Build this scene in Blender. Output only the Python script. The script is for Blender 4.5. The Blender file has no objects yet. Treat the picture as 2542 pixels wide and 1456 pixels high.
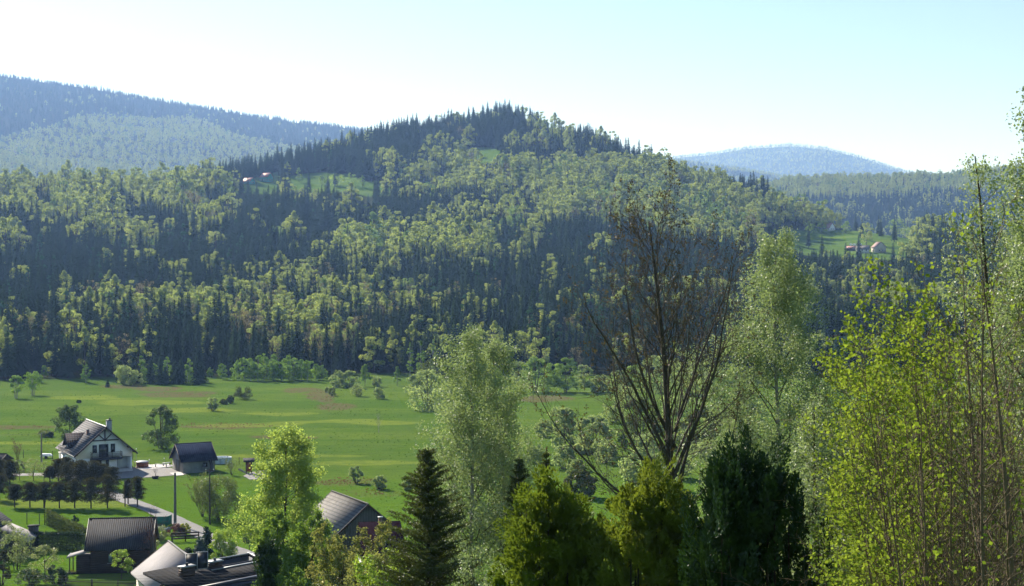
import bpy, math, random
import numpy as np
from mathutils import Vector
R = math.radians
C = bpy.context.scene.collection
scn = bpy.context.scene

# ------------------------------------------------------------------ camera, sky, sun, exposure
CAMZ = 32.0
F = 3492.0                      # focal length in pixels of a 2542 px wide picture
PITCH = math.atan(38.0 / F)
cam_data = bpy.data.cameras.new('camera')
cam = bpy.data.objects.new('camera', cam_data); C.objects.link(cam)
cam_data.sensor_width = 36.0
cam_data.lens = 36.0 * F / 2542.0
cam_data.clip_start = 0.2; cam_data.clip_end = 30000
cam.location = (0, 0, CAMZ); cam.rotation_euler = (R(90) - PITCH, 0, 0)
scn.camera = cam

SUN_EL, SUN_AZ = 33.0, 38.0     # azimuth: degrees to the left of the view direction
world = bpy.data.worlds.new('World'); scn.world = world; world.use_nodes = True
wn = world.node_tree.nodes; wl = world.node_tree.links; wn.clear()
sky = wn.new('ShaderNodeTexSky'); sky.sky_type = 'NISHITA'; sky.sun_disc = False
sky.sun_elevation = R(SUN_EL); sky.sun_rotation = R(-SUN_AZ)
sky.altitude = 500; sky.air_density = 1.0; sky.dust_density = 0.35; sky.ozone_density = 2.0
bg = wn.new('ShaderNodeBackground'); bg.inputs['Strength'].default_value = 0.06
wo = wn.new('ShaderNodeOutputWorld')
wl.new(sky.outputs[0], bg.inputs[0]); wl.new(bg.outputs[0], wo.inputs[0])
sun_data = bpy.data.lights.new('sun', 'SUN'); sun_data.energy = 4.6; sun_data.angle = R(0.53)
sun_data.color = (1.0, 0.945, 0.86)
sun = bpy.data.objects.new('sun', sun_data); C.objects.link(sun)
sd = Vector((-math.sin(R(SUN_AZ)) * math.cos(R(SUN_EL)), math.cos(R(SUN_AZ)) * math.cos(R(SUN_EL)), math.sin(R(SUN_EL))))
sun.rotation_euler = sd.to_track_quat('Z', 'Y').to_euler(); sun.location = (-60, 80, 120)
scn.view_settings.view_transform = 'Standard'; scn.view_settings.look = 'None'
scn.view_settings.exposure = 1.43; scn.view_settings.gamma = 1.0
cy = scn.cycles
cy.use_denoising = True; cy.denoising_input_passes = 'RGB_ALBEDO_NORMAL'; cy.denoising_prefilter = 'ACCURATE'
cy.max_bounces = 5; cy.diffuse_bounces = 2; cy.glossy_bounces = 2; cy.transmission_bounces = 3
cy.volume_bounces = 0; cy.transparent_max_bounces = 6
cy.use_adaptive_sampling = True; cy.sample_clamp_indirect = 4; cy.sample_clamp_direct = 12; cy.adaptive_threshold = 0.012

# ------------------------------------------------------------------ small helpers
def nvals(x, y, seed):
    xi = np.floor(x).astype(np.int64); yi = np.floor(y).astype(np.int64)
    fx = x - xi; fy = y - yi
    fx = fx * fx * (3 - 2 * fx); fy = fy * fy * (3 - 2 * fy)
    def h(a, b):
        n = (a * 374761393 + b * 668265263 + seed * 982451653) & 0xffffffff
        n = ((n ^ (n >> 13)) * 1274126177) & 0xffffffff
        return ((n ^ (n >> 16)) & 0xffff) / 65535.0
    return (h(xi, yi) * (1 - fx) + h(xi + 1, yi) * fx) * (1 - fy) + (h(xi, yi + 1) * (1 - fx) + h(xi + 1, yi + 1) * fx) * fy
def fnoise(x, y, sc, seed=1, octv=3):
    v = 0; a = 1; t = 0
    for o in range(octv):
        v = v + a * nvals(np.asarray(x) / sc + 31.7 * o, np.asarray(y) / sc - 17.3 * o, seed + o); t += a; a *= .5; sc *= .5
    return v / t - .5
def sstep(a, b, x):
    t = np.clip((x - a) / (b - a), 0, 1); return t * t * (3 - 2 * t)

# terrain: ridges given as (picture column, distance, picture row of bare ground at the crest)
MAIN = np.array([(-1500, 1300, 500), (0, 1250, 484), (300, 1250, 478), (400, 1280, 466), (540, 1320, 450), (600, 1350, 445), (650, 1380, 438), (700, 1420, 422), (780, 1460, 401), (850, 1480, 382), (900, 1500, 364),
    (950, 1530, 348), (1000, 1550, 336), (1100, 1600, 332), (1160, 1620, 326), (1200, 1620, 312), (1250, 1620, 299), (1300, 1610, 314), (1350, 1590, 330), (1400, 1550, 346), (1450, 1500, 364), (1500, 1460, 380), (1540, 1440, 402), (1600, 1420, 422),
    (1650, 1400, 440), (1700, 1380, 464), (1750, 1350, 468), (1800, 1320, 486), (1850, 1300, 500), (1900, 1290, 515), (1950, 1280, 540), (2000, 1270, 560), (2060, 1260, 570), (2150, 1230, 576),
    (2250, 1200, 592), (2330, 1150, 612), (2450, 1050, 640), (2700, 950, 655), (6000, 900, 665)], float)
LEFT = np.array([(-3000, 4500, 150), (-600, 4500, 160), (0, 4500, 190), (250, 4500, 226), (450, 4500, 262), (700, 4500, 302), (900, 4500, 324), (1200, 4500, 380), (1500, 4500, 450), (1700, 4500, 560), (1900, 4500, 680)], float)
MID = np.array([(1300, 2700, 690), (1500, 2700, 640), (1700, 2700, 560), (1880, 2700, 474), (1950, 2750, 456), (2050, 2800, 450), (2300, 2800, 448), (2480, 2800, 432), (2700, 2800, 415), (5000, 2800, 400)], float)
FAR1 = np.array([(1300, 5600, 690), (1480, 5600, 440), (1600, 5600, 400), (1700, 5600, 402), (1850, 5600, 424), (2000, 5600, 448), (2200, 5600, 480), (2500, 5600, 690)], float)
FAR2 = np.array([(700, 9200, 690), (1100, 9200, 560), (1500, 9200, 425), (1640, 9200, 394), (1750, 9200, 384), (1850, 9200, 368), (1960, 9200, 361), (2050, 9200, 369), (2150, 9200, 394), (2250, 9200, 428),
    (2400, 9200, 438), (2542, 9200, 442), (3500, 9200, 500)], float)
def layer(tab, xd, ct, D, start, power, fall):
    rr = np.interp(xd, tab[:, 0], tab[:, 1]); yr = np.interp(xd, tab[:, 0], tab[:, 2])
    zr = CAMZ + (690 - yr) / F * rr * ct
    zr = np.maximum(zr, 1.0)
    t = np.clip((D - start) / (rr - start), 0, 1)
    up = zr * t ** power
    dn = zr * (1 - sstep(rr, rr + fall, D) * .97)
    return np.where(D <= rr, up, dn)
def terrain(x, y):
    x = np.asarray(x, float); y = np.asarray(y, float)
    D = np.hypot(x, y); th = np.clip(np.arctan2(x, y), -1.05, 1.05)
    xd = 1271 + F * np.tan(th); ct = np.cos(th)
    q = np.clip((28 - 0.21 * y) / 1.5, -40, 60)
    near = np.minimum(1.5 * np.log1p(np.exp(q)), 95)
    wob = fnoise(x, y, 45, 5, 2) * 1.1 * sstep(262, 330, D)
    n1 = fnoise(x, y, 330, 11, 3); n2 = fnoise(x, y, 900, 21, 3)
    m = layer(MAIN, xd, ct, D, 436, 1.65, 520)
    m = m * (1 + n1 * .28 * sstep(480, 800, D) * (1 - sstep(.55, 1, (D - 436) / (np.interp(xd, MAIN[:, 0], MAIN[:, 1]) - 436)))) 
    l = layer(LEFT, xd, ct, D, 1850, 1.1, 3000); l = l * (1 + n2 * .3 * sstep(2000, 2600, D) * (1 - sstep(3600, 4400, D)))
    d = layer(MID, xd, ct, D, 1500, 1.2, 1200); d = d * (1 + n1 * .15 * (1 - sstep(2300, 2700, D)))
    f1 = layer(FAR1, xd, ct, D, 3200, 1.2, 1600); f2 = layer(FAR2, xd, ct, D, 5600, 1.2, 3000)
    f2 = f2 * (1 + n2 * .12 * (1 - sstep(8000, 9100, D)))
    h = np.maximum.reduce([m, l, d, f1, f2])
    front = sstep(-50, 50, y)
    return near + wob + h * sstep(436, 460, D) * front
def G(xd, yd):
    """the ground point seen at picture column xd, row yd"""
    vx = (xd - 1271) / F; vz = -(yd - 728) / F
    dy = math.cos(PITCH) + vz * math.sin(PITCH); dz = vz * math.cos(PITCH) - math.sin(PITCH)
    dx = vx
    s = np.arange(6, 2500, .5)
    zz = terrain(dx * s, dy * s) - (CAMZ + dz * s)
    i = int(np.argmax(zz > 0))
    a, b = s[i - 1], s[i]; fa, fb = zz[i - 1], zz[i]
    t = a + (b - a) * (-fa) / (fb - fa)
    return Vector((dx * t, dy * t, CAMZ + dz * t))
def A(xd, yd, D):
    """the point at depth D (world y) seen at that pixel"""
    vx = (xd - 1271) / F; vz = -(yd - 728) / F
    dy = math.cos(PITCH) + vz * math.sin(PITCH); dz = vz * math.cos(PITCH) - math.sin(PITCH)
    return Vector((vx / dy * D, D, CAMZ + dz / dy * D))
def Z1(zx, zy): return (zx * .3262, 981.1 + zy * .3262)
def Z2(zx, zy): return (549.4 + zx * .3262, 981.1 + zy * .3262)
def gz(x, y): return float(terrain(x, y))
def on(x, y, dz=0.0): return Vector((x, y, gz(x, y) + dz))
def topix(x, y, z):
    """picture coordinates of world points"""
    c, s = math.cos(PITCH), math.sin(PITCH)
    zz = z - CAMZ
    dep = y * c - zz * s
    return 1271 + F * x / dep, 728 - F * (zz * c + y * s) / dep

# ---- materials
MATS = {}
ORD = ['first', 'second', 'third', 'fourth', 'fifth', 'sixth', 'seventh', 'eighth', 'ninth', 'tenth', 'eleventh', 'twelfth', 'thirteenth', 'fourteenth', 'fifteenth', 'sixteenth', 'seventeenth', 'eighteenth', 'nineteenth', 'twentieth']
ORD += ['twenty-' + w for w in ORD[:9]] + ['thirtieth'] + ['thirty-' + w for w in ORD[:9]]
def newmat(name):
    m = bpy.data.materials.new(name); m.use_nodes = True
    nt = m.node_tree; nt.nodes.clear(); out = nt.nodes.new('ShaderNodeOutputMaterial')
    return m, nt, out
def nd(nt, typ, **kw):
    n = nt.nodes.new(typ)
    for k, v in kw.items():
        if k in n.inputs: n.inputs[k].default_value = v
        else: setattr(n, k, v)
    return n
def mixc(nt, fac, a, b, blend='MIX'):
    m = nt.nodes.new('ShaderNodeMix'); m.data_type = 'RGBA'; m.blend_type = blend
    for sock, v in ((m.inputs[0], fac), (m.inputs[6], a), (m.inputs[7], b)):
        if hasattr(v, 'is_linked') or hasattr(v, 'links'): nt.links.new(v, sock)
        elif isinstance(v, (int, float)): sock.default_value = v
        else: sock.default_value = (*v, 1)
    return m.outputs[2]
def maprange(nt, v, a, b, c=0.0, d=1.0):
    m = nt.nodes.new('ShaderNodeMapRange'); nt.links.new(v, m.inputs[0])
    for i, k in enumerate((a, b, c, d)): m.inputs[i + 1].default_value = k
    return m.outputs[0]
def noise_out(nt, scale, detail=3, vec=None, rough=.6):
    n = nd(nt, 'ShaderNodeTexNoise', Scale=scale, Detail=detail, Roughness=rough)
    if vec is not None: nt.links.new(vec, n.inputs['Vector'])
    return n.outputs['Fac']
def objco(nt, sc=None, kind='Object'):
    t = nt.nodes.new('ShaderNodeTexCoord'); o = t.outputs[kind]
    if sc:
        m = nt.nodes.new('ShaderNodeMapping'); m.inputs['Scale'].default_value = sc; nt.links.new(o, m.inputs[0]); o = m.outputs[0]
    return o
def leafmat(name, c1, c2, trans=.4, gloss=0.0, rough=.45, nscale=.35, tcol=None):
    """foliage: two tones picked by the tree and by clumps within it, light through the leaf"""
    m, nt, out = newmat(name)
    oi = nt.nodes.new('ShaderNodeObjectInfo')
    v = noise_out(nt, nscale, 2, objco(nt))
    v2 = maprange(nt, v, .35, .65)
    ad = nd(nt, 'ShaderNodeMath', operation='MULTIPLY_ADD'); nt.links.new(oi.outputs['Random'], ad.inputs[0]); ad.inputs[1].default_value = .6
    mm = nd(nt, 'ShaderNodeMath', operation='MULTIPLY'); nt.links.new(v2, mm.inputs[0]); mm.inputs[1].default_value = .4
    nt.links.new(mm.outputs[0], ad.inputs[2])
    col = mixc(nt, ad.outputs[0], c1, c2)
    df = nd(nt, 'ShaderNodeBsdfDiffuse'); nt.links.new(col, df.inputs[0])
    tr = nd(nt, 'ShaderNodeBsdfTranslucent')
    nt.links.new(mixc(nt, 1.0, col, tcol or (1.25, 1.25, .7), 'MULTIPLY'), tr.inputs[0])
    mx = nd(nt, 'ShaderNodeMixShader'); mx.inputs[0].default_value = trans
    nt.links.new(df.outputs[0], mx.inputs[1]); nt.links.new(tr.outputs[0], mx.inputs[2]); last = mx.outputs[0]
    if gloss:
        gl = nd(nt, 'ShaderNodeBsdfGlossy', Roughness=rough); gl.inputs[0].default_value = (1, 1, 1, 1)
        m2 = nd(nt, 'ShaderNodeMixShader'); m2.inputs[0].default_value = gloss
        nt.links.new(last, m2.inputs[1]); nt.links.new(gl.outputs[0], m2.inputs[2]); last = m2.outputs[0]
    nt.links.new(last, out.inputs[0]); MATS[name] = m; return m
def solid(name, c1, c2=None, rough=.8, scale=2.0, bump=0.0, bscale=None, metal=0.0, stretch=None, spec=.3):
    """a surface in two mottled tones with a fine bump"""
    m, nt, out = newmat(name)
    co = objco(nt, stretch)
    p = nd(nt, 'ShaderNodeBsdfPrincipled', Roughness=rough, Metallic=metal); p.inputs['Specular IOR Level'].default_value = spec
    c2 = c2 or tuple(k * .75 for k in c1)
    v = maprange(nt, noise_out(nt, scale, 5, co), .3, .7)
    nt.links.new(mixc(nt, v, c1, c2), p.inputs['Base Color'])
    if bump:
        b = nd(nt, 'ShaderNodeBump', Strength=bump, Distance=.05); nt.links.new(noise_out(nt, bscale or scale * 6, 4, co), b.inputs['Height']); nt.links.new(b.outputs[0], p.inputs['Normal'])
    nt.links.new(p.outputs[0], out.inputs[0]); MATS[name] = m; return m
def ribbed(name, c1, c2, axis, period, rough=.45, depth=.04, gap=None, axis2=None, period2=None, metal=0.0, spec=.4):
    """tiles, boards or corrugated sheet: a wave along one (or two) object axes as colour joints and bump"""
    m, nt, out = newmat(name); tc = objco(nt)
    sx = nt.nodes.new('ShaderNodeSeparateXYZ'); nt.links.new(tc, sx.inputs[0])
    def wave(ax, per):
        a = nd(nt, 'ShaderNodeMath', operation='MULTIPLY'); nt.links.new(sx.outputs[ax], a.inputs[0]); a.inputs[1].default_value = 2 * math.pi / per
        s = nd(nt, 'ShaderNodeMath', operation='SINE'); nt.links.new(a.outputs[0], s.inputs[0])
        return maprange(nt, s.outputs[0], -1, 1)
    w = wave(axis, period)
    if axis2 is not None:
        w2 = wave(axis2, period2); mn = nd(nt, 'ShaderNodeMath', operation='MULTIPLY'); nt.links.new(w, mn.inputs[0]); nt.links.new(w2, mn.inputs[1]); w = mn.outputs[0]
    p = nd(nt, 'ShaderNodeBsdfPrincipled', Roughness=rough, Metallic=metal); p.inputs['Specular IOR Level'].default_value = spec
    v = maprange(nt, noise_out(nt, 1.3, 5, tc), .3, .7)
    base = mixc(nt, v, c1, c2)
    if gap: base = mixc(nt, maprange(nt, w, .0, .22, 1, 0), base, gap)
    nt.links.new(base, p.inputs['Base Color'])
    b = nd(nt, 'ShaderNodeBump', Strength=1.0, Distance=depth); nt.links.new(w, b.inputs['Height']); nt.links.new(b.outputs[0], p.inputs['Normal'])
    nt.links.new(p.outputs[0], out.inputs[0]); MATS[name] = m; return m

# ---- meshes and objects
def mesh_np(name, V, quads=None, tris=None, mats=(), smooth=False, midx=None):
    """a mesh straight from arrays of corners, quads and triangles"""
    me = bpy.data.meshes.new(name)
    V = np.asarray(V, np.float32).reshape(-1, 3)
    loops = []; starts = []; n = 0
    if quads is not None and len(quads):
        q = np.asarray(quads, np.int32); loops.append(q.ravel()); starts.append(np.arange(len(q)) * 4); n = q.size
    if tris is not None and len(tris):
        t = np.asarray(tris, np.int32); loops.append(t.ravel()); starts.append(n + np.arange(len(t)) * 3)
    L = np.concatenate(loops).astype(np.int32); S = np.concatenate(starts).astype(np.int32)
    me.vertices.add(len(V)); me.vertices.foreach_set('co', V.ravel())
    me.loops.add(len(L)); me.loops.foreach_set('vertex_index', L)
    me.polygons.add(len(S)); me.polygons.foreach_set('loop_start', S)
    if midx is not None: me.polygons.foreach_set('material_index', np.asarray(midx, np.int32))
    if smooth: me.polygons.foreach_set('use_smooth', np.ones(len(S), bool))
    for m in mats: me.materials.append(m)
    me.update(calc_edges=True); me.validate(); return me
class MB:
    """collects boxes, prisms, tubes and leaves; build() links them as one mesh object"""
    def __init__(s): s.V = []; s.Q = []; s.T = []; s.n = 0; s.N = []
    def add(s, V, Q=None, T=None):
        V = np.asarray(V, float).reshape(-1, 3)
        if Q is not None and len(Q): s.Q.append(np.asarray(Q, np.int64) + s.n)
        if T is not None and len(T): s.T.append(np.asarray(T, np.int64) + s.n)
        s.V.append(V); s.n += len(V); return s
    def box(s, x0, x1, y0, y1, z0, z1):
        V = [(x, y, z) for z in (z0, z1) for x, y in ((x0, y0), (x1, y0), (x1, y1), (x0, y1))]
        return s.add(V, [(3, 2, 1, 0), (4, 5, 6, 7), (0, 1, 5, 4), (1, 2, 6, 5), (2, 3, 7, 6), (3, 0, 4, 7)])
    def hexa(s, b, t):
        """solid between four bottom points and four top points (same order)"""
        return s.add(list(b) + list(t), [(3, 2, 1, 0), (4, 5, 6, 7), (0, 1, 5, 4), (1, 2, 6, 5), (2, 3, 7, 6), (3, 0, 4, 7)])
    def slab(s, p, th):
        """a quad of four points given thickness th downwards"""
        return s.hexa([(a, b, c - th) for a, b, c in p], p)
    def bar(s, p, q, w=.06, h=None):
        """a straight square bar from p to q"""
        p = Vector(p); q = Vector(q); d = (q - p).normalized(); h = h or w
        u = d.cross(Vector((0, 0, 1)))
        if u.length < .1: u = Vector((1, 0, 0))
        u.normalize(); v = u.cross(d).normalized()
        c = [(-w / 2, -h / 2), (w / 2, -h / 2), (w / 2, h / 2), (-w / 2, h / 2)]
        return s.hexa([tuple(p + u * a + v * b) for a, b in c], [tuple(q + u * a + v * b) for a, b in c])
    def tube(s, pts, rad, k=6, cap=False):
        P = np.asarray(pts, float); n = len(P); rad = np.broadcast_to(np.asarray(rad, float), (n,))
        T = np.gradient(P, axis=0); T /= np.linalg.norm(T, axis=1)[:, None] + 1e-9
        a = np.where(np.abs(T[:, 2:3]) > .9, np.array([[1., 0, 0]]), np.array([[0, 0, 1.]]))
        U = np.cross(T, a); U /= np.linalg.norm(U, axis=1)[:, None] + 1e-9; W = np.cross(T, U)
        an = np.arange(k) * 2 * math.pi / k
        V = P[:, None, :] + rad[:, None, None] * (np.cos(an)[None, :, None] * U[:, None, :] + np.sin(an)[None, :, None] * W[:, None, :])
        i = np.arange(n - 1)[:, None] * k; j = np.arange(k)[None, :]; j2 = (j + 1) % k
        Q = np.stack([i + j, i + j2, i + k + j2, i + k + j], -1).reshape(-1, 4)
        s.add(V.reshape(-1, 3), Q)
        if cap:
            for e in (0, n - 1):
                ring = V[e]; c = P[e]
                s.add(np.vstack([ring, c[None]]), None, [(a_, (a_ + 1) % k, k) for a_ in range(k)])
        return s
    def cyl(s, x, y, z0, z1, r0, r1=None, k=16): return s.tube([(x, y, z0), (x, y, z1)], [r0, r1 if r1 is not None else r0], k, True)
    def quads4(s, P):
        """loose quads, array n x 4 x 3"""
        n = len(P); return s.add(P.reshape(-1, 3), np.arange(n * 4).reshape(n, 4))
    def mesh(s, name, mat, smooth=False):
        return mesh_np(name, np.vstack(s.V), np.vstack(s.Q) if s.Q else None, np.vstack(s.T) if s.T else None, [mat] if mat else [], smooth)
    def build(s, name, mat, parent=None, smooth=False):
        o = bpy.data.objects.new(name, s.mesh(name, mat, smooth)); C.objects.link(o); o.parent = parent; return o
def tag(o, label=None, cat=None, group=None, kind=None):
    if label: o['label'] = label
    if cat: o['category'] = cat
    if group: o['group'] = group
    if kind: o['kind'] = kind
    return o
def thing(name, label, cat, loc=(0, 0, 0), rotz=0.0, group=None):
    o = bpy.data.objects.new(name, None); C.objects.link(o); o.location = loc; o.rotation_euler = (0, 0, rotz)
    o.empty_display_size = .3
    return tag(o, label, cat, group)
def dup(root, loc, rotz=0.0, scale=1.0, label=None, group=None, newrot=True):
    r = root.copy(); C.objects.link(r); r.location = loc; r.rotation_euler = (0, 0, rotz)
    r.scale = (scale,) * 3 if isinstance(scale, (int, float)) else scale
    if label: r['label'] = label
    if group: r['group'] = group
    for ch in list(root.children):
        c = ch.copy(); C.objects.link(c); c.parent = r
        for g in ch.children:
            d = g.copy(); C.objects.link(d); d.parent = c
    return r
# ------------------------------------------------------------------ ground material
def ground_material():
    m, nt, out = newmat('grass_ground')
    geo = nt.nodes.new('ShaderNodeNewGeometry'); pos = geo.outputs['Position']
    mp = nd(nt, 'ShaderNodeMapping'); mp.inputs['Scale'].default_value = (.25, 1, 1); nt.links.new(pos, mp.inputs[0])
    streak = maprange(nt, noise_out(nt, .055, 6, mp.outputs[0], .7), .42, .60)
    mp2 = nd(nt, 'ShaderNodeMapping'); mp2.inputs['Scale'].default_value = (.5, 1, 1); nt.links.new(pos, mp2.inputs[0])
    fine = maprange(nt, noise_out(nt, .42, 6, mp2.outputs[0], .75), .32, .68)
    big = maprange(nt, noise_out(nt, .016, 3, pos), .35, .65)
    speck = maprange(nt, noise_out(nt, 1.9, 4, pos, .8), .35, .7)
    g = mixc(nt, streak, (.070, .148, .020), (.135, .205, .030))
    g = mixc(nt, big, g, mixc(nt, .5, g, (.10, .15, .035)))
    g = mixc(nt, fine, mixc(nt, .5, g, (.045, .085, .022)), g)
    g = mixc(nt, maprange(nt, speck, 0, 1, 0, .35), g, (.13, .20, .02))
    rz = nd(nt, 'ShaderNodeAttribute', attribute_name='dry'); rz.attribute_type = 'GEOMETRY'
    dryn = nd(nt, 'ShaderNodeMath', operation='MULTIPLY'); nt.links.new(rz.outputs['Fac'], dryn.inputs[0]); nt.links.new(maprange(nt, noise_out(nt, .9, 4, pos), .35, .55), dryn.inputs[1])
    g = mixc(nt, dryn.outputs[0], g, mixc(nt, speck, (.16, .115, .075), (.10, .10, .045)))
    yl = nd(nt, 'ShaderNodeAttribute', attribute_name='straw')
    yn = nd(nt, 'ShaderNodeMath', operation='MULTIPLY'); nt.links.new(yl.outputs['Fac'], yn.inputs[0]); nt.links.new(maprange(nt, fine, 0, 1, .25, .95), yn.inputs[1])
    g = mixc(nt, yn.outputs[0], g, (.20, .25, .04))
    lw = nd(nt, 'ShaderNodeAttribute', attribute_name='lawn')
    g = mixc(nt, maprange(nt, lw.outputs['Fac'], 0, 1, 0, .7), g, (.095, .185, .016))
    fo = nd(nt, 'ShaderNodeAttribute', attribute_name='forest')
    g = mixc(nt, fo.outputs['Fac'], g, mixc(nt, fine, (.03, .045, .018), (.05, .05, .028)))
    p = nd(nt, 'ShaderNodeBsdfPrincipled', Roughness=.95); p.inputs['Specular IOR Level'].default_value = 0
    nt.links.new(g, p.inputs['Base Color'])
    b = nd(nt, 'ShaderNodeBump', Strength=.9, Distance=.5); nt.links.new(fine, b.inputs['Height'])
    b2 = nd(nt, 'ShaderNodeBump', Strength=.8, Distance=.2); nt.links.new(speck, b2.inputs['Height']); nt.links.new(b.outputs[0], b2.inputs['Normal'])
    nt.links.new(b2.outputs[0], p.inputs['Normal']); nt.links.new(p.outputs[0], out.inputs[0]); return m
GMAT = ground_material()
# open grass among the hill forests: (column, row, half width, half height) in picture pixels, seen from the camera
CLEAR = [(1200, 386, 50, 18), (1120, 386, 30, 7), (800, 454, 100, 23), (935, 470, 58, 18), (850, 466, 60, 9), (652, 450, 64, 14), (650, 464, 50, 18), (650, 438, 46, 20), (325, 598, 92, 12), (590, 470, 60, 9),
         (1960, 590, 90, 17), (2090, 604, 165, 32), (2190, 612, 95, 32), (2150, 622, 70, 14)]
def in_clear(xd, yd, grow=1.0):
    m = np.zeros(np.shape(xd), bool)
    for cx, cy_, a, b in CLEAR: m |= ((xd - cx) / (a * grow)) ** 2 + ((yd - cy_) / (b * grow)) ** 2 < 1
    return m
DRY = [(800, 985, 34, 16), (825, 1012, 42, 9), (745, 967, 45, 5), (560, 1058, 110, 7), (380, 965, 60, 5), (440, 978, 80, 6), (860, 1197, 95, 9), (930, 1225, 75, 10), (700, 1088, 80, 5), (1350, 990, 60, 10), (2120, 965, 50, 12), (300, 960, 50, 4), (60, 1062, 80, 5)]
STRAW = [(380, 1000, 130, 7), (620, 1055, 150, 5), (220, 990, 90, 5), (860, 1050, 180, 5), (700, 1135, 200, 4), (150, 1250, 190, 15), (60, 1102, 120, 5), (700, 1030, 90, 4), (920, 1150, 150, 4), (480, 1020, 120, 5)]
def ellmask(tab, xd, yd, soft=.5):
    m = np.zeros(np.shape(xd))
    for cx, cy_, a, b in tab:
        q = ((xd - cx) / a) ** 2 + ((yd - cy_) / b) ** 2
        m = np.maximum(m, np.clip((1.35 - q) / soft, 0, 1))
    return m
def build_ground():
    tin = np.arange(-25, 25.001, .125)
    th = np.radians(np.concatenate([np.arange(-180, -60, 6.), np.arange(-60, -25, 1.5), tin, np.arange(26.5, 60, 1.5), np.arange(60, 180, 6.)]))
    r1 = np.concatenate([[2.5], np.geomspace(4, 118, 60), np.arange(120, 440.1, 1.25)])
    r2 = np.concatenate([np.arange(440, 1700, 5.), np.geomspace(1700, 14000, 170)])
    for nm, rr, in (('ground', r1), ('hills', r2)):
        T_, R_ = np.meshgrid(th, rr)
        X = R_ * np.sin(T_); Y = R_ * np.cos(T_); Zz = terrain(X, Y)
        n, k = X.shape
        i = np.arange(n - 1)[:, None] * k; j = np.arange(k)[None, :]; j2 = (j + 1) % k
        Q = np.stack([i + j, i + j2, i + k + j2, i + k + j], -1).reshape(-1, 4)[:, ::-1]
        V = np.stack([X, Y, Zz], -1).reshape(-1, 3); T3 = None
        if nm == 'ground':
            V = np.vstack([V, [[0, 0, gz(0, 0)]]]); T3 = [(a, len(V) - 1, (a + 1) % k) for a in range(k)]
        me = mesh_np(nm, V, Q, T3, [GMAT], True)
        xd, yd = topix(V[:, 0], np.maximum(V[:, 1], 1), V[:, 2])
        D = np.hypot(V[:, 0], V[:, 1])
        jx = xd + fnoise(V[:, 0], V[:, 1], 14, 3) * 60; jy = yd + fnoise(V[:, 0], V[:, 1], 14, 9) * 14
        at = {'dry': ellmask(DRY, jx, jy) * (D > 200), 'straw': ellmask(STRAW, jx, jy) * (D > 150),
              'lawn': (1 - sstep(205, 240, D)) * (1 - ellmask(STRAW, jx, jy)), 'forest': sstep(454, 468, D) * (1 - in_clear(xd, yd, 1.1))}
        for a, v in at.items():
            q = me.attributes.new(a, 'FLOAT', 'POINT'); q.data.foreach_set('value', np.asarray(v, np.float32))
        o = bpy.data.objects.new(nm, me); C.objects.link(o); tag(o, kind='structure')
build_ground()

# ------------------------------------------------------------------ haze: one even box of air
def build_haze():
    m, nt, out = newmat('haze_air')
    v = nt.nodes.new('ShaderNodeVolumePrincipled')
    v.inputs['Color'].default_value = (.28, .49, 1.0, 1); v.inputs['Absorption Color'].default_value = (1, 1, 1, 1)
    v.inputs['Density'].default_value = HAZE_DENSITY; v.inputs['Anisotropy'].default_value = .25
    nt.links.new(v.outputs[0], out.inputs['Volume'])
    o = MB().box(-11000, 11000, -3000, 10600, -30, 1000).build('haze', m); tag(o, kind='stuff', label='thin blue haze lying over the valley and the far mountains')
    o['category'] = 'haze'
HAZE_DENSITY = 1.08e-4
build_haze()
# ------------------------------------------------------------------ foliage and branch generators
def rdir(rng, n):
    v = rng.normal(size=(n, 3)); return v / (np.linalg.norm(v, axis=1)[:, None] + 1e-9)
def leafquads(rng, P, size, nrm=None, spread=1.0, aspect=.62, droop=0.0):
    """one diamond-shaped leaf at each point of P; nrm: preferred facing"""
    n = len(P); N = rdir(rng, n)
    if nrm is not None: N = N * spread + nrm; N /= np.linalg.norm(N, axis=1)[:, None] + 1e-9
    a = rdir(rng, n); a[:, 2] -= droop
    U = a - (a * N).sum(1)[:, None] * N; U /= np.linalg.norm(U, axis=1)[:, None] + 1e-9
    W = np.cross(N, U)
    s = (size * rng.uniform(.65, 1.3, n))[:, None] if np.isscalar(size) else (size * rng.uniform(.65, 1.3, n))[:, None]
    return np.stack([P - U * s * .5, P + W * s * .5 * aspect, P + U * s * .5, P - W * s * .5 * aspect], 1)
def clumps(rng, cen, rad, per, size, flat=.75, up=.35, shell=.55):
    """leaf clumps: per leaves around each centre, thicker towards the clump's skin"""
    n = len(cen); d = rdir(rng, n * per); q = rng.uniform(shell, 1, n * per) ** .7
    rr = np.repeat(rad, per); c = np.repeat(cen, per, 0)
    o = d * (rr * q)[:, None]; o[:, 2] *= flat
    nn = d.copy(); nn[:, 2] += up
    return leafquads(rng, c + o, size, nn, .75, .9)
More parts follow.
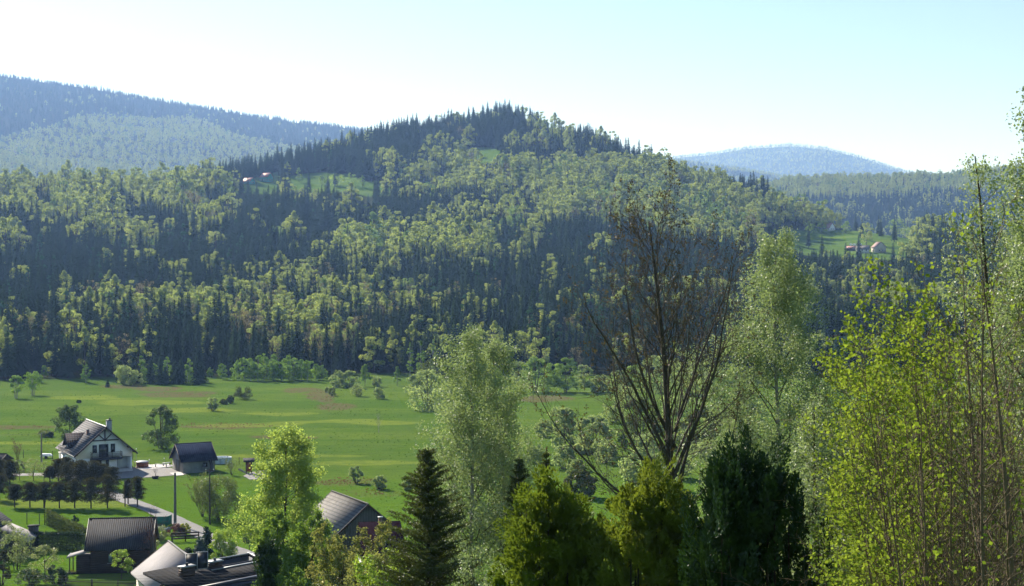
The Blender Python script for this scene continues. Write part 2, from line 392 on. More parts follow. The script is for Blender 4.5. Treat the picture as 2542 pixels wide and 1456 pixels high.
def grow(rng, p, d, L, r, lvl, S, out, endr=None):
    """branch with its side branches; out collects (points, radii, level)"""
    n = S['seg'][lvl]; P = [np.array(p, float)]; dirs = []; d = np.array(d, float) / np.linalg.norm(d)
    for i in range(n):
        d = d + rng.normal(size=3) * S['wig'][lvl] + np.array([0, 0, S['up'][lvl]]) / n
        d /= np.linalg.norm(d); P.append(P[-1] + d * L / n); dirs.append(d)
    P = np.array(P); e = S.get('tip', .25)
    rad = r * (1 - (1 - e) * np.linspace(0, 1, n + 1)); out.append((P, rad, lvl))
    if lvl + 1 < len(S['seg']):
        m = S['n'][lvl]; m = max(1, int(round(m * (L / S['ref'][lvl]) if S.get('ref') else m)))
        a0 = rng.uniform(0, 6.28)
        for i in range(m):
            t = S['t0'][lvl] + (S.get('t1', .98) - S['t0'][lvl]) * (i + rng.uniform(.1, .9)) / m
            k = min(int(t * n), n - 1); fr = t * n - k
            q = P[k] * (1 - fr) + P[k + 1] * fr; dd = dirs[k]
            az = a0 + i * 2.4 + rng.normal() * .4
            u = np.cross(dd, [0.31, .17, .93] if abs(dd[2]) < .9 else [1, 0, 0]); u /= np.linalg.norm(u); w = np.cross(dd, u)
            an = R(S['ang'][lvl] * rng.uniform(.75, 1.25))
            nd_ = dd * math.cos(an) + (u * math.cos(az) + w * math.sin(az)) * math.sin(an)
            if lvl == 0 and 'bias' in S: nd_ = nd_ + S['bias']; nd_ /= np.linalg.norm(nd_)
            ln = L * S['len'][lvl] * S['shape'][lvl](t) * rng.uniform(.75, 1.2)
            grow(rng, q, nd_, ln, max(r * (1 - (1 - e) * t) * S['rr'], S.get('rmin', .004)), lvl + 1, S, out)
def along(rng, out, lvls, n, spread):
    """n random points along the branches of the given levels"""
    Ps = [b for b in out if b[2] in lvls]
    ln = np.array([np.linalg.norm(np.diff(b[0], axis=0), axis=1).sum() for b in Ps])
    pick = rng.choice(len(Ps), n, p=ln / ln.sum()); res = np.empty((n, 3)); t = rng.uniform(.12, 1, n)
    for i in range(n):
        P = Ps[pick[i]][0]; f = t[i] * (len(P) - 1); k = min(int(f), len(P) - 2); f -= k
        res[i] = P[k] * (1 - f) + P[k + 1] * f
    return res + rng.normal(size=(n, 3)) * spread
def wood(out, sides=(8, 5, 3, 3, 3), maxlvl=9):
    mb = MB()
    for P, rd, l in out:
        if l <= maxlvl: mb.tube(P, rd, sides[min(l, len(sides) - 1)])
    return mb
BARK = solid('bark_grey_brown', (.085, .068, .05), (.045, .036, .028), .9, 6, .6, 30)
BARK_DARK = solid('bark_dark', (.045, .034, .026), (.025, .02, .016), .9, 6, .6, 30)
BARK_ASH = solid('bark_ash', (.088, .076, .062), (.045, .039, .032), .9, 5, .5, 30)
BARK_STEM = solid('bark_young_maple', (.17, .125, .08), (.09, .065, .042), .85, 5, .4, 30)
BARK_PALE = solid('bark_birch_pale', (.42, .40, .36), (.12, .11, .10), .85, 7, .4, 30)
L_SPRUCE = leafmat('needles_spruce_far', (.026, .050, .028), (.044, .074, .038), .18, 0, nscale=.3)
L_BEECH = leafmat('leaves_beech_far', (.25, .31, .11), (.34, .39, .155), .5, 0)
L_GREEN = leafmat('leaves_fresh_green_far', (.14, .23, .08), (.23, .32, .11), .5, 0)
L_BROWN = leafmat('buds_brown_far', (.19, .165, .115), (.24, .215, .15), .3, 0)
L_BIRCHF = leafmat('leaves_birch_far', (.16, .26, .08), (.22, .32, .095), .52, 0)
L_LARCH = leafmat('needles_larch_far', (.05, .12, .065), (.065, .14, .07), .2, 0)
L_WILLOW = leafmat('leaves_willow_grey_green', (.23, .30, .155), (.29, .35, .19), .55, 0)
L_OLIVE = leafmat('leaves_olive', (.08, .10, .035), (.12, .15, .05), .28, 0)

def bicolor(name, mb_leaf, lm, mb_wood, wm):
    """foliage and stem of a far tree in one mesh"""
    V = np.vstack(mb_leaf.V + mb_wood.V); nl = mb_leaf.n
    Q = np.vstack(mb_leaf.Q + [q + nl for q in mb_wood.Q]); k = sum(len(q) for q in mb_leaf.Q)
    mi = np.zeros(len(Q), int); mi[k:] = 1
    return mesh_np(name, V, Q, None, [lm, wm], False, mi)
def spruce_parts(rng, h, rad, whorls=26, boughs=8, bare=.04, lean=0.0, dens=1.0):
    lf = MB(); P = []
    for i in range(whorls):
        t = bare + (1 - bare) * (i / whorls) ** .93
        z = h * t; rr = rad * (1 - t) ** .74 * rng.uniform(.8, 1.12) + .12
        nb = max(4, int(boughs * (1 - .45 * t)))
        a0 = rng.uniform(0, 6.28)
        for b in range(nb):
            a = a0 + b * 6.283 / nb + rng.normal() * .2; L = rr * rng.uniform(.72, 1.18)
            c, s = math.cos(a), math.sin(a); w = (.16 + .17 * L) * rng.uniform(.8, 1.2); dr = L * rng.uniform(.22, .42)
            up = .12 * L
            mid = np.array([c * L * .55, s * L * .55, z - dr * .3 + up]); tip = np.array([c * L, s * L, z - dr + up * .6]); o = np.array([0, 0, z + up])
            side = np.array([-s, c, 0]) * w
            P.append([o, mid - side + [0, 0, -w * .45], mid, o + [0, 0, .05]]); P.append([o, mid, mid + side + [0, 0, -w * .45], o + [0, 0, .05]])
            P.append([mid, mid - side + [0, 0, -w * .45], tip - side * .1, tip]); P.append([mid, tip, tip + side * .1, mid + side + [0, 0, -w * .45]])
    P = np.array(P, float); lf.quads4(P)
    pts = P.mean(1); pick = rng.integers(0, len(pts), int(len(pts) * .6 * dens))
    lf.quads4(leafquads(rng, pts[pick] + rng.normal(size=(len(pick), 3)) * .18, .5, None, 1, .5, .6))
    wd = MB(); wd.tube([(0, 0, -1.2), (0, 0, h * .5), (0, 0, h * .99)], [rad * .085, rad * .05, .02], 5)
    return lf, wd
def broad_parts(rng, h, rad, base=.25, nclump=34, per=36, leaf=.62, shape='round', crad=.3, limbs=7, trunk=.035):
    """trunk, limbs and clumped crown of a broadleaf tree"""
    cs = []; rs = []
    hc = h * (1 - base)
    while len(cs) < nclump:
        t = rng.uniform(0, 1); a = rng.uniform(0, 6.28)
        if shape == 'round': env = math.sqrt(max(0, 1 - (2 * t - .85) ** 2 / 1.4)) * .95
        elif shape == 'cone': env = (1 - t) ** .8 * (.35 + .65 * min(1, t * 5 + .2)) + .08
        elif shape == 'column': env = .75 * math.sin(min(1, t + .12) * math.pi) ** .6 + .05
        else: env = math.sin((.25 + .7 * t) * math.pi) ** .5
        q = rng.uniform(.25, 1) ** .6
        r = rad * env * q
        cs.append((math.cos(a) * r, math.sin(a) * r, h * base + hc * t * .93)); rs.append(rad * crad * rng.uniform(.65, 1.25) * (1.1 - .45 * t))
    cs = np.array(cs); rs = np.array(rs)
    lf = MB(); lf.quads4(clumps(rng, cs, rs, per, leaf)); wd = MB()
    wd.tube([(0, 0, -.8), (0, 0, h * base), (rng.normal() * .2, rng.normal() * .2, h * .85)], [h * trunk * .6, h * trunk * .42, h * .006], 6)
    for i in rng.choice(len(cs), min(limbs, len(cs)), replace=False):
        z0 = max(h * base * .7, cs[i][2] - h * .28)
        wd.tube([(0, 0, z0), (cs[i][0] * .55, cs[i][1] * .55, z0 * .4 + cs[i][2] * .6), tuple(cs[i])], [h * trunk * .22, h * trunk * .15, h * .003], 4)
    return lf, wd
def proto_mesh(name, parts, lm, wm=BARK): return bicolor(name, parts[0], lm, parts[1], wm)
rng = np.random.default_rng(7)
PM = {}
PM['spruce_tree'] = [proto_mesh('spruce', spruce_parts(rng, 21 + i * 1.3, 3.9 + .3 * i, 32, 10, .05 + .03 * i), L_SPRUCE, BARK_DARK) for i in range(4)]
PM['beech_tree'] = [proto_mesh('beech', broad_parts(rng, 17 + i, 5.4 + .3 * (i % 2), .16, 30, 62, .62, ('round', 'egg', 'round', 'column')[i]), L_BEECH) for i in range(4)]
PM['leafy_tree'] = [proto_mesh('leafy', broad_parts(rng, 16 + i, 5.0, .14, 28, 62, .6, ('round', 'egg', 'cone')[i]), L_GREEN) for i in range(3)]
PM['budding_tree'] = [proto_mesh('budding', broad_parts(rng, 16 + i, 4.2, .22, 36, 16, .42, ('round', 'egg')[i], .36, 22), L_BROWN) for i in range(2)]
PM['larch_tree'] = [proto_mesh('larch', broad_parts(rng, 20 + i, 3.3, .15, 36, 32, .5, 'cone', .3), L_LARCH, BARK_DARK) for i in range(2)]

# ------------------------------------------------------------------ the forested hills
SPEC = ["00000000000005300000000000", "00000000044225990000000000", "00000000113422198800000000", "00000000211245529766000000",
        "88822211122778998877850000", "88887433788989998679640000", "99999644466788877659953200", "54358621224567696999984550",
        "36655511132467788998857777", "47761003675532246899655555", "73240001887711112135345555", "22310000643511100012433333",
        "13421146211011001111167744", "25654585877425485433287744", "45545446577336374333354433", "55342466342232332211113333",
        "44432234432233222222223333", "23441124532223333222223333", "33331113544333333333333333", "33331113555433333333333333"]
# second string row onwards are one column per 100 picture pixels, 35 pixels to a row, first row at 250
def pdec(xd, yd):
    c = np.clip((xd / 100).astype(int), 0, 25); r = np.clip(((yd - 250) / 35).astype(int), 0, 19)
    g = np.array([[int(k) for k in s] for s in SPEC]); return g[r, c] / 10.0
def horizon_table():
    th = np.radians(np.arange(-24, 24.01, .25)); rr = np.concatenate([np.arange(440, 1700, 10.), np.geomspace(1700, 12000, 150)])
    T_, R_ = np.meshgrid(th, rr, indexing='ij'); Zt = terrain(R_ * np.sin(T_), R_ * np.cos(T_)) - 14
    return th, rr, np.maximum.accumulate((Zt - CAMZ) / R_, axis=1)
HT, HR, HE = horizon_table()
def visible(x, y, ztop):
    D = np.hypot(x, y); t = np.arctan2(x, y)
    i = np.clip(np.round((t - HT[0]) / (HT[1] - HT[0])).astype(int), 0, len(HT) - 1); j = np.clip(np.searchsorted(HR, D) - 1, 0, len(HR) - 1)
    return (ztop - CAMZ) / D > HE[i, j]
def scatter_pts(rng, r0, r1, spacing):
    """jittered even cover of the sector in view"""
    a = R(23); n = int(a * (r1 * r1 - r0 * r0) / spacing ** 2)
    r = np.sqrt(rng.uniform(r0 * r0, r1 * r1, n)); t = rng.uniform(-a, a, n)
    x = r * np.sin(t); y = r * np.cos(t)
    cell = np.stack([np.floor(x / spacing), np.floor(y / spacing)], 1).astype(np.int64)
    _, idx = np.unique(cell[:, 0] * 1000003 + cell[:, 1], return_index=True)
    return x[idx], y[idx]
def gn_scatter(name, label, cat, pts, rz, sc, pi, meshes):
    """one object of uncountable things: meshes set out over points"""
    me = bpy.data.meshes.new(name); me.vertices.add(len(pts)); me.vertices.foreach_set('co', np.asarray(pts, np.float32).ravel())
    for a, v, ty in (('rz', rz, 'FLOAT'), ('sc', sc, 'FLOAT'), ('pick', pi, 'INT')):
        q = me.attributes.new(a, ty, 'POINT'); q.data.foreach_set('value', np.asarray(v, np.int32 if ty == 'INT' else np.float32))
    o = bpy.data.objects.new(name, me); C.objects.link(o); tag(o, label, cat, kind='stuff')
    col = bpy.data.collections.new(name + '_kinds')
    for i, m in enumerate(meshes):
        col.objects.link(bpy.data.objects.new('%s_kind_%02d' % (name, i), m))
    ng = bpy.data.node_groups.new(name, 'GeometryNodeTree')
    ng.interface.new_socket('Geometry', in_out='INPUT', socket_type='NodeSocketGeometry'); ng.interface.new_socket('Geometry', in_out='OUTPUT', socket_type='NodeSocketGeometry')
    gi = ng.nodes.new('NodeGroupInput'); go = ng.nodes.new('NodeGroupOutput'); ip = ng.nodes.new('GeometryNodeInstanceOnPoints')
    ci = ng.nodes.new('GeometryNodeCollectionInfo'); ci.inputs['Collection'].default_value = col
    ci.inputs['Separate Children'].default_value = True; ci.inputs['Reset Children'].default_value = True
    def na(nm, ty):
        n = ng.nodes.new('GeometryNodeInputNamedAttribute'); n.data_type = ty; n.inputs['Name'].default_value = nm
        return n.outputs['Attribute']
    cx = ng.nodes.new('ShaderNodeCombineXYZ'); L = ng.links.new
    L(na('rz', 'FLOAT'), cx.inputs[2]); L(gi.outputs[0], ip.inputs['Points']); L(ci.outputs[0], ip.inputs['Instance'])
    ip.inputs['Pick Instance'].default_value = True; L(na('pick', 'INT'), ip.inputs['Instance Index'])
    L(cx.outputs[0], ip.inputs['Rotation']); L(na('sc', 'FLOAT'), ip.inputs['Scale']); L(ip.outputs[0], go.inputs[0])
    md = o.modifiers.new('scatter', 'NODES'); md.node_group = ng; return o
WOODS = {'spruce_tree': ('dark green spruce in the front rows of the forest beyond the meadow', 'spruce', 'spruces of the forest edge', 'spruce_forest', 'dense dark spruce forest covering the hills behind the meadow'),
         'beech_tree': ('yellow-green beech in fresh leaf among the lower rows of the dark forest', 'beech tree', 'beeches of the lower forest', 'beech_forest', 'yellow-green beech woods spread over the central hill'),
         'leafy_tree': ('mid green leafy tree among the lower rows of the dark forest', 'broadleaf tree', 'green leafy trees of the lower forest', 'leafy_forest', 'mid green broadleaf woods spread over the hillsides'),
         'budding_tree': ('brownish budding tree among the lower rows of the dark forest', 'budding tree', 'brown budding trees of the lower forest', 'budding_forest', 'scattered brownish budding trees on the hillsides'),
         'larch_tree': ('bluish green larch standing among the dark spruces of the lower forest', 'larch', 'larches of the lower forest', 'larch_wood', 'scattered bluish green larches on the hillsides')}
KEYS = list(WOODS)
MARKS = [(60, 'at the far left end'), (150, 'behind the leftmost meadow birches'), (270, 'left of the dark grove'), (400, 'behind the left half of the dark grove'), (520, 'behind the right half of the dark grove'), (600, 'between the dark grove and the birch wood'),
         (700, 'behind the left half of the birch wood'), (810, 'behind the right half of the birch wood'), (900, 'behind the pair of round willows'), (1000, 'behind the single pale birch'), (1120, 'behind the big willows of the meadow'), (1240, 'above the tops of the left near birches'), (1350, 'just right of the left near birches'), (1480, 'left of the bare ash crown'), (1620, 'behind the left side of the bare ash'), (1740, 'behind the right side of the bare ash'),
         (1840, 'between the bare ash and the tall birch'), (2010, 'behind the tall right hand birch'), (2130, 'between the tall birch and the maple thicket'), (2300, 'behind the left side of the maple thicket'), (2420, 'behind the middle of the maple thicket'), (9999, 'behind the thicket at the right edge')]
LOOK = {'spruce_tree': 'dark spruce', 'beech_tree': 'yellow-green beech', 'leafy_tree': 'green leafy tree', 'budding_tree': 'brownish budding tree', 'larch_tree': 'bluish green larch'}
def forest_label(key, x, y, xd, s, D):
    size = 'tall' if s > .82 else 'mid-sized' if s > .62 else 'small'
    rowname = 'in the front row' if D < 456 else 'in the second rows' if D < 480 else 'deeper in' if D < 560 else 'farther up'
    return '%s %s %s, %s' % (size, LOOK[key], rowname, next(m for lim, m in MARKS if xd < lim))
def forest():
    rng = np.random.default_rng(42)
    X, Y, Kd, S = [], [], [], []
    for r0, r1, sp in ((462, 640, 4.8), (640, 1720, 5.3), (1720, 3200, 8.5), (3200, 6500, 11), (6500, 9800, 17)):
        x, y = scatter_pts(rng, r0, r1, sp); z = terrain(x, y); D = np.hypot(x, y)
        sc = rng.uniform(.62, 1.12, len(x)) * (.8 + .4 * (fnoise(x, y, 60, 77) + .5)) * np.where(D > 6500, 1.0, np.where(D > 3200, .8, 1.0))
        sc *= np.where(D < 520, .82, 1)
        xd, yb = topix(x, y, z); _, yt = topix(x, y, z + 19 * sc); ym = .6 * yt + .4 * yb
        keep = visible(x, y, z + 20 * sc)
        if r0 < 1700:
            c = in_clear(xd, yb, 1.0) | in_clear(xd, ym, .92) | in_clear(xd, yt, .85)
            c &= ~((xd > 520) & (xd < 790) & ~((xd > 600) & (xd < 700) & (D < np.interp(xd, MAIN[:, 0], MAIN[:, 1]) - 12)) & (D > np.interp(xd, MAIN[:, 0], MAIN[:, 1]) - 42)); keep &= ~(c & (rng.uniform(size=len(x)) < .965))
        jx = xd + fnoise(x, y, 50, 90) * 110; jy = ym + fnoise(x, y, 50, 95) * 40
        patch = fnoise(x, y, 55, 33, 3)
        if r0 < 1700: p = pdec(jx, jy); p = p * np.where(ym > 640, .38, np.where(ym > 560, .85, 1.0))
        else:
            # far slopes: left mountain is spruce above, broadleaf below; the others mixed
            e = (z - CAMZ) / D * F; yrow = 690 - e
            left = xd < 1300
            edge = np.interp(xd, [0, 250, 450, 700, 900], [352, 290, 268, 350, 420])
            p = np.where(left, np.where(yrow + fnoise(x, y, 300, 44) * 60 > edge + 22, .93, .02), .55)
            mid = (~left) & (D < 3200); p = np.where(mid, np.where(yrow < 500 + fnoise(x, y, 200, 46) * 80, .9, .12), p)
        pp = np.clip(p + patch * np.where((p > .12) & (p < .88), 2.6, .5), .015, .97)
        dec = rng.uniform(size=len(x)) < pp
        u = rng.uniform(size=len(x)); lowrow = (D < 760)
        grp = fnoise(x, y, 40, 66, 2) * 1.2 + u * .5
        kd = np.where(grp > .50, 2, 1)
        kd = np.where(u > np.where(lowrow, .72, .94), 3, kd)
        kd = np.where(dec, kd, 0); big = dec & (D > 820) & (D < 1720); keep &= ~(big & (rng.uniform(size=len(x)) < .58)); sc = np.where(big, sc * (1.12 + .5 * rng.uniform(0, 1, len(x)) ** 2), sc); sc = np.where((~dec) & (p > .5), sc * .8, sc); sc = np.where((~dec) & (p <= .5) & (D > 900) & (D < 1720), sc * 1.12, sc)
        sc = np.where(dec, sc, sc * .9)
        kd = np.where((~dec) & (rng.uniform(size=len(x)) < np.where(D < 1000, .07, .02)), 4, kd)
        X.append(x[keep]); Y.append(y[keep]); Kd.append(kd[keep]); S.append(sc[keep])
    X = np.concatenate(X); Y = np.concatenate(Y); Kd = np.concatenate(Kd); S = np.concatenate(S); Zz = terrain(X, Y) - .15
    D = np.hypot(X, Y); xd, yd = topix(X, Y, Zz); rz = rng.uniform(0, 6.28, len(X)); inview = (xd > -40) & (xd < 2580)
    for k, key in enumerate(KEYS):
        lab, cat, grp, sname, slab = WOODS[key]; ms = PM[key]
        idx = np.where(Kd == k)[0]; pick = rng.integers(0, len(ms), len(X))
        cand = idx[inview[idx]]; near = cand[np.argsort(D[cand])][:300]
        first = None
        for i in near:
            o = bpy.data.objects.new(key, ms[pick[i]]) if first is None else first.copy()
            if first is None: first = o; tag(o, lab, cat, grp)
            o.data = ms[pick[i]]; C.objects.link(o); o['label'] = forest_label(key, X[i], Y[i], xd[i], S[i], D[i])
            o.location = (X[i], Y[i], Zz[i]); o.rotation_euler = (0, 0, rz[i]); s = S[i]; o.scale = (s * rng.uniform(.9, 1.15), s * rng.uniform(.9, 1.15), s)
        rest = np.setdiff1d(idx, near)
        gn_scatter(sname, slab, 'forest', np.stack([X[rest], Y[rest], Zz[rest]], 1), rz[rest], S[rest], pick[rest], ms)
        print(key, len(idx))
forest()
# ------------------------------------------------------------------ building materials
M_WHITE = solid('white_render', (.88, .89, .90), (.82, .84, .85), .9, .8, .2, 40)
M_TILE = ribbed('grey_roof_tiles', (.19, .185, .195), (.13, .127, .137), 0, .30, .8, .05, (.03, .03, .035), 1, .34, 0, .06)
M_TILE_D = ribbed('dark_glossy_roof_tiles', (.05, .04, .045), (.03, .028, .03), 0, .42, .8, .06, (.012, .01, .012), 1, .32, 0, .05)
M_NAVY = ribbed('navy_sheet_roof', (.018, .024, .045), (.014, .018, .034), 0, .34, .95, .02, spec=0)
M_CORR = ribbed('charcoal_corrugated_roof', (.055, .056, .062), (.035, .036, .042), 0, .22, .85, .05, (.014, .014, .016), spec=.08)
M_TIMB = solid('dark_timber', (.05, .03, .022), (.028, .018, .014), .6, 5, .4, 20)
M_LOG = ribbed('brown_board_wall', (.060, .032, .020), (.035, .020, .014), 2, .20, .7, .05, (.012, .008, .006))
M_GREYB = ribbed('grey_weathered_boards', (.12, .115, .105), (.07, .068, .065), 0, .18, .85, .03, (.02, .02, .02))
M_BOARDH = ribbed('grey_horizontal_boards', (.26, .25, .24), (.18, .175, .17), 2, .2, .8, .03, (.07, .07, .07))
M_CONC = solid('raw_concrete_blocks', (.20, .22, .21), (.11, .13, .125), .9, .9, .5, 12)
M_SLATE = ribbed('weathered_slate_roof', (.25, .24, .225), (.15, .14, .13), 0, .33, .9, .015, (.11, .105, .10), 1, .28, 0, .05)
M_LGREY = ribbed('pale_grey_sheet_roof', (.27, .255, .26), (.23, .22, .225), 1, .45, .9, .006, spec=.04)
M_MAROON = ribbed('maroon_sheet_roof', (.011, .006, .009), (.009, .005, .008), 0, .3, .95, .003, spec=0)
M_SHING = ribbed('dark_bitumen_shingles', (.035, .033, .034), (.02, .019, .02), 0, .5, .95, .03, (.009, .009, .01), 1, .3, 0, .05)
M_FASC = solid('dark_blue_metal', (.020, .024, .040), (.012, .014, .026), .5, 1, 0, spec=.3)
M_METAL = solid('grey_metal', (.34, .35, .36), (.26, .27, .28), .5, 3, 0, metal=.2, spec=.4)
M_BRICK = ribbed('brick_chimney_mat', (.28, .13, .09), (.20, .10, .07), 2, .09, .9, .02, (.16, .14, .13))
M_GLASS = solid('window_glass', (.03, .04, .045), (.02, .028, .03), .08, 1, spec=.9)
M_POLE = solid('weathered_pole_wood', (.16, .16, .145), (.09, .09, .085), .85, 3, .4, 20)
M_FENCE = solid('dark_fence_wood', (.05, .042, .035), (.03, .026, .022), .85, 4, .3, 20)
M_PAVE = solid('pale_paving', (.50, .47, .45), (.40, .385, .37), .9, 1.2, .3, 10)
M_GRAV = solid('grey_gravel', (.24, .225, .215), (.15, .145, .14), .95, 3, .8, 9)
M_ROAD = solid('worn_asphalt', (.17, .165, .165), (.11, .11, .115), .9, .6, .4, 14)
M_PANEL = solid('solar_glass', (.008, .010, .014), (.006, .008, .011), .35, 1, spec=.4)
M_ORANGE = ribbed('tub_wood', (.36, .12, .05), (.26, .085, .035), 0, .12, .6, .01)
M_TEAL = solid('teal_paint', (.07, .34, .32), (.06, .28, .27), .7, .5)
M_REDROOF = solid('faded_red_roof', (.40, .20, .17), (.30, .15, .13), .7, .5)
M_CREAM = solid('cream_wall', (.62, .57, .50), (.5, .46, .4), .9, .5)
M_NET = solid('green_netting', (.03, .20, .14), (.02, .13, .10), .8, 2)

def gable(t, w, d, ze, zr, wall, roof, ov=.5, og=.5, th=.16, roofname='roof', wallname='wall', ridge='y', eaves=None):
    """gabled shell: half width w across the ridge, from 0 to d along it; returns wall and roof objects"""
    k = (zr - ze) / (w + ov)
    def sw(p): return p if ridge == 'y' else (p[1], -p[0], p[2]) if False else p
    mb = MB(); zw = zr - k * w - th; zp = zr - th
    b0 = [(-w, 0, -.3), (w, 0, -.3), (w, d, -.3), (-w, d, -.3)]
    V = b0 + [(-w, 0, zw), (w, 0, zw), (w, d, zw), (-w, d, zw), (0, 0, zp), (0, d, zp)]
    mb.add(V, [(0, 1, 5, 4), (1, 2, 6, 5), (2, 3, 7, 6), (3, 0, 4, 7), (3, 2, 1, 0)], [(4, 5, 8), (6, 7, 9)])
    wo_ = mb.build(wallname, wall, t)
    r = MB(); e = w + ov
    for s in (-1, 1):
        p = [(s * e, -og, ze), (0, -og, zr), (0, d + og, zr), (s * e, d + og, ze)]
        r.slab([(a + (s * .0), b, c) for a, b, c in p], th)
    ro = r.build(roofname, roof, t); rc = MB().tube([(0, -og, zr + .03), (0, d + og, zr + .03)], .09, 6, True); rc.build('ridge_cap', roof, ro)
    v = MB()
    for y0 in (-og - .03, d + og - .02):
        for s in (-1, 1): v.slab([(s * (e + .02), y0, ze + .03), (0, y0, zr + .04), (0, y0 + .05, zr + .04), (s * (e + .02), y0 + .05, ze + .03)], .26)
    v.build('bargeboard', M_TIMB, ro); return wo_, ro
def window(t, plane, c, a0, a1, z0, z1, frame=M_TIMB, mull=1, name='window', glass=M_GLASS, out=-1, trans=0):
    """window in a wall: plane 'y' (facing out*y at y=c) or 'x'"""
    fr = MB(); f = .07; o1 = out
    def bx(mb, p0, p1, q0, q1, d0, d1):
        lo, hi = sorted((c + o1 * d0, c + o1 * d1))
        if plane == 'y': mb.box(p0, p1, lo, hi, q0, q1)
        else: mb.box(lo, hi, p0, p1, q0, q1)
    bx(fr, a0, a0 + f, z0, z1, -.02, .06); bx(fr, a1 - f, a1, z0, z1, -.02, .06); bx(fr, a0 + f, a1 - f, z1 - f, z1, -.02, .06); bx(fr, a0 + f, a1 - f, z0, z0 + f, -.02, .06)
    for i in range(mull):
        m = a0 + (a1 - a0) * (i + 1) / (mull + 1); bx(fr, m - .035, m + .035, z0 + f, z1 - f, -.02, .055)
    w = fr.build(name, frame, t); g = MB(); bx(g, a0 + f * .8, a1 - f * .8, z0 + f * .8, z1 - f * .8, -.01, .03); g.build('pane', glass, w)
    s = MB(); bx(s, a0 - .06, a1 + .06, z0 - .06, z0 - .002, -.01, .13); s.build('sill', M_METAL, w); return w

def white_house():
    t = thing('white_house', 'white two-storey house with grey tiled roof, balcony and timbered gable by the meadow', 'house', (-66.8, 230.5, 0), R(29.6))
    w, e, d = 4.45, 5.1, 12.4
    zr, ze = 7.6, 3.1; k = (zr - ze) / e; zw = zr - k * w - .18
    mb = MB()
    # front wall with the porch recess left open
    L, Rr = 2.0, 4.15
    def top(x): return zr - .18 - k * abs(x)
    mb.hexa([(-w, 0, -.3), (L, 0, -.3), (L, .3, -.3), (-w, .3, -.3)], [(-w, 0, 2.5), (L, 0, 2.5), (L, .3, 2.5), (-w, .3, 2.5)])
    mb.box(Rr, w, 0, .3, -.3, 2.5)
    for a, b in ((-w, 0), (0, w)):
        mb.hexa([(a, 0, 2.5), (b, 0, 2.5), (b, .3, 2.5), (a, .3, 2.5)], [(a, 0, top(a)), (b, 0, top(b)), (b, .3, top(b)), (a, .3, top(a))])
    mb.box(-w, -w + .3, .3, d, -.3, zw); mb.box(w - .3, w, .3, d, -.3, zw)
    for a, b in ((-w + .3, 0), (0, w - .3)):
        mb.hexa([(a, d - .3, -.3), (b, d - .3, -.3), (b, d, -.3), (a, d, -.3)], [(a, d - .3, top(a)), (b, d - .3, top(b)), (b, d, top(b)), (a, d, top(a))])
    mb.box(L - .25, L, .3, 2.2, -.3, 2.5); mb.box(L, w - .3, 2.0, 2.2, -.3, 2.5); mb.box(L, w - .3, .3, 2.0, 2.5, 2.62)
    wall = mb.build('wall', M_WHITE, t)
    MB().box(-w - .02, L, -.03, -.001, -.3, .28).build('plinth', M_CONC, wall)
    MB().box(L, w + .03, -.45, 2.0, -.3, .42).build('porch_floor', M_PAVE, t)
    rf = MB()
    for s in (-1, 1): rf.slab([(s * e, -.9, ze), (0, -.9, zr), (0, 13.2, zr), (s * e, 13.2, ze)], .16)
    ro = rf.build('roof', M_TILE, t)
    MB().tube([(0, -.9, zr + .03), (0, 13.2, zr + .03)], .11, 8, True).build('ridge_cap', M_METAL, ro)
    bb = MB()
    for s in (-1, 1): bb.slab([(s * (e + .04), -.95, ze + .02), (0, -.95, zr + .04), (0, -.89, zr + .04), (s * (e + .04), -.89, ze + .02)], .34)
    bb.build('bargeboard', M_TIMB, ro)
    for s in (-1, 1): MB().tube([(s * (e + .06), -.9, ze - .08), (s * (e + .06), 13.2, ze - .08)], .07, 6, True).build('gutter', M_FASC, ro)
    MB().tube([(-e - .02, -.7, ze - .1), (-w - .12, -.3, ze - .6), (-w - .1, -.12, 0)], .05, 6).build('downpipe', M_FASC, t)
    rt = MB()
    for x in (-4.6, -3.6, 3.6, 4.6): rt.bar((x, -.85, zr - k * abs(x) - .3), (x, .0, zr - k * abs(x) - .3), .12, .16)
    rt.build('rafter_ends', M_TIMB, ro)
    tr = MB(); hx = (zr - .3 - 5.35) / k
    tr.bar((-hx, -.12, 5.35), (hx, -.12, 5.35), .14, .18); tr.bar((0, -.125, 5.2), (0, -.125, 7.2), .15, .15)
    for s in (-1, 1): tr.bar((s * .08, -.11, 5.42), (s * 1.05, -.11, 6.35), .12, .14)
    tr.build('gable_timbers', M_TIMB, t)
    window(t, 'y', 0, -2.0, -1.3, 3.35, 4.6, M_FASC, 0); window(t, 'y', 0, -.95, .55, 2.62, 4.7, M_FASC, 1, 'balcony_door'); window(t, 'y', 0, .95, 1.65, 3.35, 4.7, M_FASC, 0)
    window(t, 'y', 0, -1.65, -.55, .8, 2.05, M_TIMB, 1); window(t, 'y', 0, .15, .65, 1.1, 2.15, M_TIMB, 0); window(t, 'y', 0, -4.0, -2.95, .9, 1.9, M_TIMB, 1)
    window(t, 'y', 2.0, 2.1, 2.55, .45, 2.35, M_FASC, 0, 'front_door'); window(t, 'x', -w, 2.0, 3.4, .9, 2.1, M_TIMB, 1); window(t, 'x', -w, 9.4, 10.6, .9, 2.1, M_TIMB, 1)
    bf = MB().box(-2.4, 2.55, -1.25, -.005, 2.22, 2.5); bal = bf.build('balcony', M_FASC, t)
    rl = MB()
    for z in (2.75, 2.97, 3.19, 3.45):
        rl.bar((-2.35, -1.2, z), (2.5, -1.2, z), .05, .06)
        for x in (-2.35, 2.5): rl.bar((x, -1.2, z), (x, -.01, z), .05, .06)
    for x in (-2.35, -.72, .9, 2.5): rl.bar((x, -1.2, 2.5), (x, -1.2, 3.5), .07)
    rl.build('railing', M_TIMB, bal)
